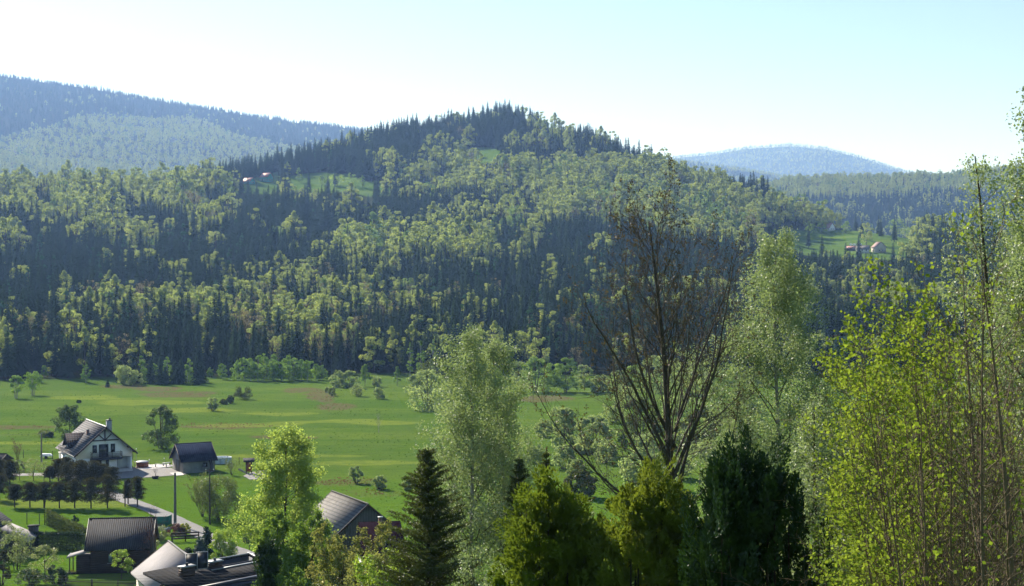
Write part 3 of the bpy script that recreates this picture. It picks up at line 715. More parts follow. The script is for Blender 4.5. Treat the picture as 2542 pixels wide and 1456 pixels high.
    dm = MB(); y0, y1, yc = 4.6, 8.6, 6.6; zd = 6.1; kd = (zd - 3.9) / 2.2
    # dormer: gable wall, cheeks and its own little roof
    dm.hexa([(-4.35, y0 + .3, 2.9), (-4.35, y1 - .3, 2.9), (-2.2, y1 - .3, 2.9), (-2.2, y0 + .3, 2.9)][::-1], [(-4.35, y0 + .3, 4.0), (-4.35, y1 - .3, 4.0), (-2.2, y1 - .3, 4.0), (-2.2, y0 + .3, 4.0)][::-1])
    dm.add([(-4.35, y0 + .3, 4.0), (-4.35, y1 - .3, 4.0), (-4.35, yc, zd - .15), (-2.2, y0 + .3, 4.0), (-2.2, y1 - .3, 4.0), (-2.2, yc, zd - .15)], [(0, 3, 5, 2), (1, 2, 5, 4)], [(0, 2, 1), (3, 4, 5)])
    dw = dm.build('dormer', M_WHITE, t)
    dr = MB()
    for s in (-1, 1):
        def rz(x, z): return x
        ye = yc + s * 2.15
        xm_e = -(zr - 3.95) / k; xm_r = -(zr - zd) / k
        dr.slab([(-4.95, ye, 3.95), (-4.95, yc, zd), (xm_r + .15, yc, zd), (xm_e + .15, ye, 3.95)], .13)
    dr.build('dormer_roof', M_TILE_D, dw); window(dw, 'x', -4.35, yc - .5, yc + .5, 3.0, 4.6, M_TIMB, 0)
    db = MB().box(-5.7, -4.4, 4.9, 8.3, 2.75, 2.93); dbo = db.build('side_balcony', M_PAVE, t); r2 = MB()
    for z in (3.15, 3.4, 3.65, 3.9):
        r2.bar((-5.65, 4.95, z), (-5.65, 8.25, z), .04, .05)
        for y in (4.95, 8.25): r2.bar((-5.65, y, z), (-4.4, y, z), .04, .05)
    for y in (4.95, 6.05, 7.15, 8.25): r2.bar((-5.65, y, 2.93), (-5.65, y, 3.95), .06)
    r2.build('railing', M_TIMB, dbo); MB().box(-5.6, -5.35, 5.0, 5.25, -.2, 2.75).build('post', M_WHITE, t); MB().box(-5.6, -5.35, 7.95, 8.2, -.2, 2.75).build('post', M_WHITE, t)
    ch = MB().box(.75, 1.55, 1.6, 2.3, 5.9, 8.35).build('chimney', M_METAL, ro); MB().box(.68, 1.62, 1.53, 2.37, 8.35, 8.47).build('cap', M_FASC, ch); MB().cyl(1.3, 1.95, 8.47, 8.8, .12, .12, 10).build('flue', M_FASC, ch)
    c2 = MB().box(-2.0, -1.6, 4.0, 4.4, 5.6, 6.75).build('chimney', M_BRICK, ro); MB().box(-2.06, -1.54, 3.94, 4.46, 6.75, 6.82).build('cap', M_FASC, c2)
white_house()

def block_shed():
    t = thing('block_shed', 'small concrete block shed with navy sheet roof and boarded gable beside the gravel drive', 'shed', (-52.9, 233.3, 0), R(30))
    # ridge along local y (which points left-back in the picture); gable at y=5.1 faces the drive
    w, d = 3.0, 5.2
    # ridge runs along local x here, so swap axes while building
    mb = MB(); ze, zr = 1.95, 4.55; e = w + .35; k = (zr - ze) / e; zw = zr - k * w - .14; X0, X1 = -2.6, 2.6
    mb.add([(X0, -w, -.3), (X1, -w, -.3), (X1, w, -.3), (X0, w, -.3), (X0, -w, zw), (X1, -w, zw), (X1, w, zw), (X0, w, zw)], [(0, 1, 5, 4), (1, 2, 6, 5), (2, 3, 7, 6), (3, 0, 4, 7)], None)
    mb.build('wall', M_CONC, t)
    g = MB()
    for x0, x1 in ((X0 - .06, X0 - .003), (X1 + .003, X1 + .06)):
        P = [(x, y, z) for x in (x0, x1) for y, z in ((-w, -.2), (w, -.2), (w, zw), (0, zr - .15), (-w, zw))]
        g.add(P, [(0, 1, 6, 5), (1, 2, 7, 6), (2, 3, 8, 7), (3, 4, 9, 8), (4, 0, 5, 9), (0, 4, 3, 1), (5, 6, 8, 9)], [(1, 3, 2), (6, 7, 8)])
    g.build('gable_boards', M_BOARDH, t)
    r = MB()
    for s in (-1, 1): r.slab([(X0 - .5, s * e, ze), (X1 + .45, s * e, ze), (X1 + .45, 0, zr), (X0 - .5, 0, zr)], .12)
    ro = r.build('roof', M_NAVY, t); b = MB()
    for x in (X0 - .55, X1 + .44):
        for s in (-1, 1): b.slab([(x, s * (e + .03), ze + .03), (x + .05, s * (e + .03), ze + .03), (x + .05, 0, zr + .04), (x, 0, zr + .04)], .22)
    b.build('bargeboard', M_TIMB, ro); MB().tube([(X0 - .5, 0, zr + .02), (X1 + .45, 0, zr + .02)], .09, 6, True).build('ridge_cap', M_FASC, ro)
    MB().tube([(X0 - .5, -e - .05, ze - .06), (X1 + .45, -e - .05, ze - .06)], .06, 6, True).build('gutter', M_FASC, ro)
    MB().box(X0 - .085, X0 - .06, -1.3, .9, -.15, 1.95).build('door', M_GREYB, t)
    window(t, 'y', -w, .6, 1.4, .8, 1.6, M_TIMB, 0)
block_shed()

def brown_cottage():
    t = thing('log_cottage', 'dark brown board cottage with charcoal corrugated roof and small porch roof', 'cottage', (-42.4, 154.2, 0), R(7))
    w, X0, X1 = 2.7, -3.35, 2.9; ze, zr = 2.75, 5.6; e = w + .35; k = (zr - ze) / e; zw = zr - k * w - .14
    mb = MB(); mb.box(X0, X1, -w, w, -.3, zw)
    for x in (X0, X1 - .15):
        P = [(x, -w, zw), (x + .15, -w, zw), (x + .15, w, zw), (x, w, zw), (x, 0, zr - .15), (x + .15, 0, zr - .15)]
        mb.add(P, [(0, 1, 5, 4), (2, 3, 4, 5)], [(0, 4, 3), (1, 2, 5)])
    wl_ = mb.build('wall', M_LOG, t)
    r = MB()
    for s in (-1, 1): r.slab([(X0 - .55, s * e, ze), (X1 + .3, s * e, ze), (X1 + .3, 0, zr), (X0 - .55, 0, zr)], .12)
    ro = r.build('roof', M_CORR, t); b = MB()
    for x in (X0 - .62, X1 + .29):
        for s in (-1, 1): b.slab([(x, s * (e + .03), ze + .03), (x + .06, s * (e + .03), ze + .03), (x + .06, 0, zr + .05), (x, 0, zr + .05)], .24)
    b.build('bargeboard', M_FASC, ro); MB().tube([(X0 - .55, 0, zr + .02), (X1 + .3, 0, zr + .02)], .1, 6, True).build('ridge_cap', M_CORR, ro)
    window(t, 'y', -w, -1.5, -.95, 1.25, 2.25, M_FENCE, 0, glass=solid('curtained_glass', (.16, .24, .22), (.10, .17, .16), .2, 2, spec=.6))
    p = MB(); p.slab([(X0 - 2.35, -2.9, 2.0), (X0 + .02, -2.9, 2.62), (X0 + .02, -.6, 2.62), (X0 - 2.35, -.6, 2.0)], .1); po = p.build('porch_roof', M_LGREY, t)
    MB().box(X0 - 2.42, X0 - 2.36, -2.95, -.55, 1.84, 2.03).build('fascia', M_METAL, po)
    MB().box(X0 - 1.5, X0 - .003, -2.6, -.7, -.2, 1.98).build('porch_wall', M_LOG, t)
    for y in (-2.75, -.75): MB().box(X0 - 2.2, X0 - 2.1, y - .05, y + .05, -.1, 1.93).build('post', M_TIMB, t)
    MB().box(X0 - 2.4, X0, -2.9, -.6, -.1, .09).build('step', M_PAVE, t)
    # flower boxes on the step stand alone
    f = thing('flower_planter', 'wooden planter with low red flowers at the corner of the brown cottage porch', 'planter', t.matrix_basis @ Vector((X0 - 2.0, -2.55, .09)))
    MB().box(-.45, .45, -.15, .15, 0, .22).build('box', M_TIMB, f); rg = np.random.default_rng(3); lf = MB(); lf.quads4(leafquads(rg, rg.normal(size=(160, 3)) * [.28, .09, .07] + [0, 0, .32], .09)); lf.build('flowers', leafmat('red_flowers', (.30, .04, .04), (.08, .15, .04), .2), f)
brown_cottage()

def grey_barn_left():
    t = thing('plank_barn', 'grey vertical plank barn with sloping lean-to roof at the left edge', 'barn', (-59.0, 160.5, 0), R(4))
    w, d = 2.0, 5.0
    mb = MB(); mb.box(-3.0, 0, 0, 5, -.3, 3.3); mb.add([(-3, 0, 3.3), (0, 0, 3.3), (0, 5, 3.3), (-3, 5, 3.3), (-3, 2.5, 5.6), (-.6, 2.5, 5.6)], [(0, 1, 5, 4), (2, 3, 4, 5)], [(1, 2, 5), (0, 4, 3)]) if False else None
    mb.hexa([(-3, 0, 3.3), (0, 0, 3.3), (0, 5, 3.3), (-3, 5, 3.3)], [(-3, 0, 5.2), (-2.2, 0, 5.2), (-2.2, 5, 5.2), (-3, 5, 5.2)]); mb.build('wall', M_GREYB, t)
    mb = MB(); mb.hexa([(0.01, .2, -.3), (3.4, .2, -.3), (3.4, 4, -.3), (0.01, 4, -.3)], [(0.01, .2, 3.25), (3.4, .2, 1.75), (3.4, 4, 1.75), (0.01, 4, 3.25)]); mb.build('lean_to_wall', M_GREYB, t)
    r = MB(); r.slab([(-.1, -.15, 3.5), (3.7, -.15, 1.82), (3.7, 4.3, 1.82), (-.1, 4.3, 3.5)], .1); r.build('lean_to_roof', M_LGREY, t)
    r = MB(); r.slab([(-2.3, -.3, 5.4), (.35, -.3, 3.35), (.35, 5.3, 3.35), (-2.3, 5.3, 5.4)], .12); r.slab([(-5, -.3, 5.4), (-2.3, -.3, 5.4), (-2.3, 5.3, 5.4), (-5, 5.3, 5.4)], .12); r.build('roof', M_CORR, t)
    c = MB().box(2.5, 3.5, 4.2, 5.0, -.3, 2.75).build('stack', M_GREYB, t); MB().box(2.4, 3.6, 4.1, 5.1, 2.75, 2.87).build('cap', M_CORR, c)
grey_barn_left()

def pale_roof_house():
    t = thing('pale_roof_house', 'house with a plain pale grey sheet roof behind the solar panels', 'house', (-31.9, 130.2, 1.2), R(26))
    # local y runs back along the ridge; origin at the far gable
    t.location = (-27.9, 122.0, 1.0)
    wl_, ro = gable(t, 3.0, 8.6, 4.05, 6.6, M_CREAM, M_LGREY, .45, .35)
    window(t, 'x', -3.0, .8, 1.8, 1.2, 2.4, M_FENCE, 1); window(t, 'x', -3.0, 4.2, 5.2, 1.2, 2.4, M_FENCE, 1)
pale_roof_house()

def dark_roof_house():
    t = thing('dark_roof_house', 'house with dark shingle roof, two low chimneys and recessed roof terrace', 'house', A(355, 1421, 110), 0)
    p0 = A(355, 1421, 110); p1 = A(607, 1377, 117.3); u = Vector((p1.x - p0.x, p1.y - p0.y, 0)); ln = u.length; u.normalize()
    t.location = (p0.x, p0.y, 0); t.rotation_euler = (0, 0, math.atan2(u.y, u.x))
    z = p0.z; g0 = 2.0
    # local x along the roof's top edge, local -y towards the viewer; roof falls towards the viewer
    TX0, TX1, TY0, TY1 = ln * .50, ln + .3, -2.1, -.18
    def zz(y): return z + y * .16
    r = MB()
    def piece(x0, x1, y0, y1): r.slab([(x0, y0, zz(y0)), (x1, y0, zz(y0)), (x1, y1, zz(y1)), (x0, y1, zz(y1))], .18)
    piece(0, TX0, -4.6, 0); piece(TX0, TX1, -4.6, TY0); piece(TX0, TX1, TY1, 0); piece(TX1, TX1 + .25, -4.6, 0); ro = r.build('roof', M_SHING, t)
    tr = MB(); tr.box(TX0, TX1, TY0, TY1, z - 1.2, z - 1.1); tr.box(TX0, TX1, TY1 - .02, TY1 + .1, z - 1.1, z - .2); tr.box(TX0 - .1, TX0, TY0, TY1, z - 1.1, z - .2); tr.box(TX0, TX1, -1.2, -1.1, z - 1.1, z - .35); tr.build('terrace_well', M_FASC, t)
    cp = MB(); cp.box(TX0, TX1 + .3, TY1 - .03, TY1 + .05, z - .02, z + .07); cp.box(TX1 - .02, TX1 + .28, -4.65, .05, z - .72, z - .70); cp.slab([(TX1, TY0 - .02, zz(TY0) + .07), (TX1 + .28, TY0 - .02, zz(TY0) + .07), (TX1 + .28, .05, z + .09), (TX1, .05, z + .09)], .06); cp.slab([(TX0, TY0 - .14, zz(TY0) + .05), (TX1, TY0 - .14, zz(TY0) + .05), (TX1, TY0, zz(TY0) + .08), (TX0, TY0, zz(TY0) + .08)], .05); cp.build('coping', M_METAL, t)
    f = MB()
    for i in range(3): f.slab([(-.1, -4.9 - i * .32, zz(-4.6) - .05 - i * .28), (TX1 + .4, -4.9 - i * .32, zz(-4.6) - .05 - i * .28), (TX1 + .4, -4.61 - i * .32, zz(-4.6) + .0 - i * .26), (-.1, -4.61 - i * .32, zz(-4.6) + .0 - i * .26)], .22)
    f.build('fascia', M_FASC, t)
    MB().box(.3, TX1, -4.5, -2.4, g0 - .5, zz(-4.5) - .25).build('wall', M_CREAM, t)
    for (x, y, w, d, h) in ((1.9, -2.3, 1.15, .6, .85), (5.0, -1.7, 1.15, .55, .6)):
        zb = zz(y) - .1; c = MB().box(x, x + w, y - d / 2, y + d / 2, zb, zb + h).build('chimney', M_LOG, t); MB().box(x - .07, x + w + .07, y - d / 2 - .07, y + d / 2 + .07, zb + h, zb + h + .08).build('cap', M_METAL, c)
        MB().cyl(x + w * .5, y, zb + h + .08, zb + h + .3, .12, .1, 10).build('vent', M_FASC, c)
    for i, x in enumerate((2.95, 3.95)):
        s = thing('solar_panel', ('left' if i == 0 else 'right') + ' one of two upright black solar panels propped on the dark shingle roof', 'solar panel', (0, 0, 0), 0, 'solar panels on the dark roof')
        M = t.matrix_basis.copy(); M = __import__('mathutils').Matrix.Translation(t.location) @ t.rotation_euler.to_matrix().to_4x4()
        s.location = M @ Vector((x + .45, -1.55, zz(-1.55) + .1)); s.rotation_euler = (0, 0, t.rotation_euler[2] - .5); s.scale = (1.0, 1.0, .95)
        P = [(-.45, -.25, 0), (.45, -.25, 0), (.55, .45, 1.25), (-.35, .45, 1.25)]
        pn = MB(); pn.hexa([(a, b + .07, c - .03) for a, b, c in P], P); pn.build('panel', M_PANEL, s)
        fr = MB()
        for a, b in ((0, 1), (1, 2), (2, 3), (3, 0)): fr.bar(Vector(P[a]) + Vector((0, .02, .01)), Vector(P[b]) + Vector((0, .02, .01)), .05, .07)
        fr.bar((-.3, .42, 1.1), (-.3, .75, 0), .04); fr.bar((.45, .42, 1.1), (.45, .75, 0), .04); fr.build('frame', M_METAL, s)
dark_roof_house()

def old_barn():
    t = thing('slate_barn', 'old barn with weathered grey slate roof and dark board gable', 'barn', (0, 0, 0), 0)
    a = A(911, 1251, 148); b = A(826, 1219, 156.5)      # near and far ends of the ridge
    u = Vector((b.x - a.x, b.y - a.y, 0)); ln = u.length
    t.location = (a.x, a.y, 0); t.rotation_euler = (0, 0, math.atan2(-u.x, u.y))
    zr = a.z; gable(t, 3.5, ln, zr - 3.3, zr, M_GREYB, M_SLATE, .5, .3)
    return t
old_barn()
def maroon_house():
    t = thing('maroon_roof_house', 'low house with plain maroon sheet roof and a brick chimney below the slate barn', 'house', (-14.2, 139.2, 0), R(12))
    zr, ze, X0, X1 = 5.35, 1.2, -4.0, 2.6
    a = A(890, 1295, 140); bR = A(994, 1291, 140); t.location = ((a.x + bR.x) / 2, 140, 0); h = (bR.x - a.x) / 2
    zr = a.z; dep = 4.6
    mb = MB(); mb.box(-h + .3, h - .25, -dep + .4, dep - .4, .2, zr - 4.2); wl_ = mb.build('wall', M_WHITE, t)
    r = MB()
    for s in (-1, 1): r.slab([(-h, s * dep, zr - 4.4), (h + .55 * (s < 0), s * dep, zr - 4.4), (h, 0, zr), (-h, 0, zr)], .12)
    ro = r.build('roof', M_MAROON, t)
    c = MB().box(-h + 1.9, -h + 2.25, -1.1, -.75, zr - 1.2, zr + .55).build('chimney', M_BRICK, ro); MB().box(-h + 1.82, -h + 2.33, -1.18, -.67, zr + .55, zr + .63).build('cap', M_METAL, c)
    window(t, 'y', -dep + .4, -1.6, -.6, .6, 1.4, M_WHITE, 1); window(t, 'y', -dep + .4, .6, 1.6, .6, 1.4, M_WHITE, 1)
maroon_house()
def dark_hut():
    p = G(20, 1170)
    t = thing('dark_hut', 'low wooden hut with dark roof half hidden behind bushes at the left edge', 'hut', (p.x - 1.2, p.y + 2, 0), R(80))
    gable(t, 1.9, 4.2, 1.55, 2.6, M_LOG, M_CORR, .35, .3)
dark_hut()
def right_house():
    t = thing('white_gable_house', 'white gabled house seen through the tall stems at the lower right', 'house', (0, 0, 0), R(-12))
    a = A(2388, 1382, 62); t.location = (a.x, 62, 0)
    g = gz(a.x, 62); t.location.z = g; zr = a.z - g
    gable(t, 2.3, 7, zr - 2.9, zr, M_WHITE, M_CORR, .35, .3); window(t, 'y', 0, -.4, .4, zr - 3.2, zr - 2.1, M_WHITE, 1)
    t = thing('grey_roof_house', 'house with grey ribbed roof at the lower right corner behind the stems', 'house', (0, 0, 0), R(90))
    a = A(2600, 1405, 58); g = gz(a.x, 58); t.location = (a.x + 2.6, 58, g); zr = a.z - g
    gable(t, 2.4, 6.4, zr - 1.9, zr, M_WHITE, M_CORR, .3, .3)
    # small posts of the terrace wall in front of it
right_house()
def mid_cabin():
    p = G(1385, 1262); t = thing('pale_roof_cabin', 'small cabin with bright pale roof glimpsed between the two golden conifers', 'cabin', (p.x, p.y, 0), R(35))
    gable(t, .8, 2, 1.0, 1.6, M_WHITE, M_METAL, .3, .3)
mid_cabin()

# ------------------------------------------------------------------ far houses on the hills
def far_house(name, label, xd, yd, w, d, ze, zr, wall, roof, rot, cat='house'):
    p = G(xd, yd); t = thing(name, label, cat, (p.x, p.y, p.z), R(rot)); gable(t, w, d, ze, zr, wall, roof, .5, .5)
    n = max(2, int(d / 3)); 
    for i in range(n): window(t, 'x', -w, 1 + i * d / n, 2 + i * d / n, 1.2, 2.4, M_WHITE, 0)
    window(t, 'y', 0, -w * .5, -w * .15, 1.2, 2.4, M_WHITE, 0); window(t, 'y', 0, w * .15, w * .5, 1.2, 2.4, M_WHITE, 0)
    return t
far_house('teal_house', 'teal house with pinkish red roof, the taller right one of two on the hillside clearing', 671, 452, 4.2, 9, 4.4, 8.6, M_TEAL, M_REDROOF, 62)
far_house('teal_house', 'lower teal house with pinkish red roof, left of its taller twin on the clearing', 627, 458, 3.6, 9, 2.6, 6.2, M_TEAL, M_REDROOF, 62)
far_house('ridge_house', 'dark roofed house standing on the wooded ridge at the left', 285, 436, 4.6, 13, 2.8, 7.2, M_LOG, M_CORR, 80)
far_house('red_roof_house', 'small white house with orange red roof at the top of the right hill meadow', 2066, 574, 3.2, 6, 2.6, 7.2, M_WHITE, M_REDROOF, 30)
far_house('farm_house', 'large cream farmhouse with pinkish roof at the foot of the right hill meadow', 2187, 628, 4.2, 7, 4.2, 8.2, M_CREAM, solid('old_tile_roof', (.26, .17, .15), (.2, .13, .12), .8, .5), 14)
far_house('farm_barn', 'long farm barn with pale brown roof left of the cream farmhouse', 2157, 628, 4.0, 9, 2.4, 5.6, M_WHITE, M_SLATE, 70, 'barn')
far_house('farm_shed', 'low dark farm shed at the left end of the hillside farm', 2122, 622, 2.6, 6, 1.6, 3.4, M_LOG, M_REDROOF, 75, 'shed')
far_house('orange_roof_cottage', 'tiny cottage with orange roof beside bushes right of the hill meadow', 2303, 614, 2.4, 5, 2.0, 4.4, M_CREAM, M_REDROOF, 60, 'cottage')
far_house('grove_house', 'small house with pale pink roof among the trees of the central hill', 1172, 480, 2.6, 6, 2.4, 5.6, M_WHITE, M_REDROOF, 60)
far_house('white_roof_house', 'small house with bright white roof below the summit woods', 1045, 398, 2.4, 6, 2.2, 4.6, M_WHITE, M_WHITE, 66)
far_house('grey_cottage', 'small grey cottage in the lower part of the left clearing', 690, 505, 2.6, 5, 2.0, 4.8, M_BOARDH, M_METAL, 60, 'cottage')
def bale_row():
    for i, xd in enumerate((2112, 2120, 2128, 2136)):
        p = G(xd, 611); o = MB(); o.tube([(-1.1, 0, 1.0), (1.1, 0, 1.0)], 1.05, 12, True); ob = o.build('wrapped_bale', M_WHITE)
        ob.location = p; ob.rotation_euler = (0, 0, R(70)); tag(ob, 'white wrapped hay bale in the row on the hill meadow above the farm', 'hay bale', 'hay bales on the hill meadow')
bale_row()

# ------------------------------------------------------------------ roads, paving and yards
def ribbon(name, pts, width, mat, dz=.05):
    P = [G(*p) for p in pts]; Q = []
    for i in range(len(P) - 1):
        n = max(2, int((P[i + 1] - P[i]).length / 1.5))
        for j in range(n):
            t = j / n; p0 = P[max(i - 1, 0)]; p1 = P[i]; p2 = P[i + 1]; p3 = P[min(i + 2, len(P) - 1)]
            Q.append(.5 * ((2 * p1) + (p2 - p0) * t + (2 * p0 - 5 * p1 + 4 * p2 - p3) * t * t + (3 * p1 - p0 - 3 * p2 + p3) * t ** 3))
    Q.append(P[-1]); V = []; k = 5; rg = random.Random(4)
    for i, q in enumerate(Q):
        d = (Q[min(i + 1, len(Q) - 1)] - Q[max(i - 1, 0)]); d.z = 0; d.normalize(); nrm = Vector((-d.y, d.x, 0)); w = width * (1 + rg.uniform(-.06, .06))
        for j in range(k): v = q + nrm * w * (j / (k - 1) - .5); V.append((v.x, v.y, gz(v.x, v.y) + dz))
    F_ = [(i * k + j, i * k + j + 1, (i + 1) * k + j + 1, (i + 1) * k + j) for i in range(len(Q) - 1) for j in range(k - 1)]
    o = MB().add(V, F_).build(name, mat); tag(o, kind='structure'); return o
def yard(name, pix, mat, dz=.03):
    P = [G(*p) for p in pix]; c = sum(P, Vector()) / len(P); V = [(p.x, p.y, gz(p.x, p.y) + dz) for p in P] + [(c.x, c.y, gz(c.x, c.y) + dz)]
    n = len(P); o = MB().add(V, None, [(i, (i + 1) % n, n) for i in range(n)]).build(name, mat); tag(o, kind='structure'); return o
ribbon('road', [Z1(700, 735), Z1(800, 745), Z1(880, 765), Z1(960, 800), Z1(1070, 840), Z1(1160, 875), Z1(1260, 920), Z1(1380, 975), Z1(1480, 1025), Z1(1560, 1075), Z1(1650, 1130), Z1(1800, 1190), Z1(1950, 1255), Z1(2150, 1350)], 2.7, M_ROAD)
ribbon('path', [(-30, 1178), Z1(60, 610), Z1(200, 606), Z1(350, 606), Z1(520, 620), Z1(700, 622), Z1(900, 612)], 3.2, M_GRAV, .035)
yard('drive', [Z1(880, 640), Z1(860, 560), Z1(1010, 552), Z1(1300, 556), Z1(1390, 590), Z1(1420, 606), Z1(1340, 612), Z1(1160, 628)], M_GRAV, .06)
yard('patio', [Z1(1030, 552), Z1(1120, 534), Z1(1290, 528), Z1(1320, 545), Z1(1180, 566), Z1(1080, 572)], M_PAVE, .10)
yard('gravel_bed', [Z1(1850, 618), Z1(1910, 590), Z1(2000, 570), Z1(2100, 590), Z1(2080, 640), Z1(1900, 645)], M_GRAV, .05)
yard('concrete_pad', [Z1(1290, 596), Z1(1380, 588), Z1(1400, 612), Z1(1330, 618)], M_PAVE, .085)

# ------------------------------------------------------------------ things in the yards
def hot_tub():
    p = G(*Z1(1083, 553)); t = thing('hot_tub', 'round orange wooden hot tub with grey domed cover on the patio', 'hot tub', (p.x, p.y, .1))
    mb = MB().cyl(0, 0, 0, .85, 1.0, 1.02, 28); mb.build('barrel', M_ORANGE, t)
    c = MB(); a = [(0, 1.1), (.06, 1.12), (.16, .85), (.24, .45), (.27, .02)]
    c.tube([(0, 0, .85 + z) for z, r in a], [r for z, r in a], 24, True); c.build('cover', M_METAL, t)
    h = MB()
    for z in (.2, .65): h.tube([(math.cos(k * .2618) * 1.03, math.sin(k * .2618) * 1.03, z) for k in range(25)], .025, 4)
    h.build('hoop', M_FASC, t)
hot_tub()
def patio_bench(zx, zy, label, L=1.6, rot=0):
    p = G(*Z1(zx, zy)); t = thing('patio_bench', label, 'bench', (p.x, p.y, .1), R(rot), 'benches on the patio')
    MB().box(-L / 2, L / 2, -.2, .2, .42, .48).build('seat', M_METAL, t)
    for x in (-L / 2 + .1, L / 2 - .1): MB().box(x - .04, x + .04, -.18, .18, 0, .42).build('leg', M_TIMB, t)
patio_bench(1225, 552, 'low grey bench at the front edge of the patio', 2.0, 3); patio_bench(1268, 540, 'grey patio bench set close to the concrete shed', 1.4, 40)
for i, (zx, zy, h, lb) in enumerate(((1037, 530, 2.6, 'tall white garden lamp post behind the hot tub'), (1022, 548, .8, 'short garden lamp at the left edge of the patio'), (1136, 532, .8, 'short garden lamp right of the hot tub'), (1250, 522, .8, 'short garden lamp beyond the patio benches'))):
    p = G(*Z1(zx, zy)); t = thing('garden_lamp', lb, 'garden lamp', (p.x, p.y, 0), 0, 'garden lamps round the patio'); MB().cyl(0, 0, 0, h, .035, .03, 8).build('post', M_METAL, t); MB().cyl(0, 0, h, h + .2, .09, .07, 10).build('lamp_head', M_WHITE, t)
def pool():
    p = G(*Z1(1680, 520)); t = thing('above_ground_pool', 'above-ground swimming pool with white rim and pale sides right of the shed', 'pool', (p.x, p.y, 0), R(8))
    n = 24; mb = MB(); mb.tube([(0, 0, 0), (0, 0, 1.0)], [1.0, 1.0], n); 
    for v in mb.V: v[:, 0] *= 1.8; v[:, 1] *= 1.2
    mb.build('wall', solid('pool_wall', (.55, .66, .72), (.35, .46, .55), .5, 3), t)
    r = MB(); r.tube([(1.82 * math.cos(k * 2 * math.pi / n), 1.22 * math.sin(k * 2 * math.pi / n), 1.03) for k in range(n + 1)], .09, 6); r.build('rim', M_WHITE, t)
    w = MB(); w.add([(1.8 * math.cos(k * 2 * math.pi / n), 1.2 * math.sin(k * 2 * math.pi / n), .85) for k in range(n)] + [(0, 0, .85)], None, [(k, (k + 1) % n, n) for k in range(n)]); w.build('cover', solid('pool_cover', (.70, .76, .80), (.55, .62, .68), .4, 2), t)
    ps = MB()
    for k in range(0, n, 2): ps.bar((1.86 * math.cos(k * 2 * math.pi / n), 1.26 * math.sin(k * 2 * math.pi / n), 0), (1.86 * math.cos(k * 2 * math.pi / n), 1.26 * math.sin(k * 2 * math.pi / n), 1.0), .06)
    ps.build('uprights', M_METAL, t)
    # dark drum barrels beside the shed
    for j, (zx, zy) in enumerate(((1600, 590), (1612, 585))):
        q = G(*Z1(zx, zy)); b = thing('black_post', ('nearer' if j == 0 else 'farther') + ' of two thick black posts leaning beside the shed corner', 'post', (q.x, q.y, 0), 0, 'black posts beside the shed')
        MB().tube([(0, 0, 0), (.05, 0, 1.3), (-.1, 0, 2.1)], .12, 8, True).build('stake', M_FASC, b); MB().cyl(0, 0, 0, .12, .2, .18, 8).build('foot', M_CONC, b)
pool()
def shelter():
    p = G(*Z1(1895, 600)); t = thing('timber_kiosk', 'small timber shelter with slanting dark roof beside the gravel bed', 'shelter', (p.x, p.y, 0), R(15))
    for x, y in ((-.45, -.3), (.45, -.3), (-.45, .4), (.45, .4)): MB().box(x - .05, x + .05, y - .05, y + .05, 0, 2.1 + y * .3).build('post', M_TIMB, t)
    MB().box(-.4, .4, .36, .42, .3, 2.0).build('back_panel', M_ORANGE, t); MB().slab([(-.9, -.7, 2.1), (.9, -.7, 2.1), (.9, .8, 2.5), (-.9, .8, 2.5)], .1).build('roof', M_CORR, t)
    rg = random.Random(5)
    for i in range(9):
        q = G(*Z1(1822 + i * 10 + rg.uniform(-2, 2), 572 + i * 5)); s = MB(); s.tube([(0, 0, -.05), (0, 0, .12), (0, 0, .25)], [.22, .24, .1], 7, True); o = s.build('border_stone', M_CONC); o.location = (q.x, q.y, 0); o.rotation_euler = (0, 0, i)
        o.scale = (1, .8, rg.uniform(.8, 1.2)); tag(o, 'pale stone in the border row leading to the timber shelter', 'stone', 'border stones of the gravel bed')
shelter()
def planter_tree():
    p = G(*Z1(1182, 637)); t = thing('planter_tub', 'dark square tub in front of the drive holding a bare sapling', 'tub', (p.x, p.y, 0)); MB().hexa([(-.4, -.25, 0), (.4, -.25, 0), (.4, .25, 0), (-.4, .25, 0)], [(-.5, -.32, .42), (.5, -.32, .42), (.5, .32, .42), (-.5, .32, .42)]).build('tub', M_FASC, t)
    MB().box(-.44, .44, -.27, .27, .421, .44).build('soil', M_TIMB, t)
planter_tree()

def power_pole(zx, zy, ztop, label, r=.12, arm=True, mat=M_POLE):
    p = G(*Z1(zx, zy)); q = A(*Z1(zx, ztop), p.y); h = q.z - p.z
    t = thing('power_pole', label, 'power pole', (p.x, p.y, p.z), 0, 'power poles'); MB().tube([(0, 0, -.3), (0, 0, h * .5), (0, 0, h)], [r * 1.25, r * 1.05, r * .8], 10, True).build('shaft', mat, t)
    if arm:
        MB().bar((-.55, 0, h - .25), (.55, 0, h - .25), .09).build('crossarm', mat, t)
        for x in (-.5, 0, .5): MB().cyl(x, 0, h - .2, h - .02, .05, .035, 8).build('insulator', M_WHITE, t)
    return Vector((p.x, p.y, p.z + h))
P1 = power_pole(1333, 990, 592, 'thick grey wooden pole rising beside the road bend', .16, False)
P2 = power_pole(1597, 985, 560, 'dark pole with crossarm standing before the big olive shrub', .09, True, M_FENCE)
P3 = power_pole(316, 520, 290, 'pale concrete pole left of the white house', .13, False)
P4 = power_pole(632, 1135, 985, 'short pole with a white lamp beside the brown cottage gable', .06, False)
MB().tube([(P4.x, P4.y, P4.z), (P4.x + .1, P4.y, P4.z + .15)], .09, 8, True)
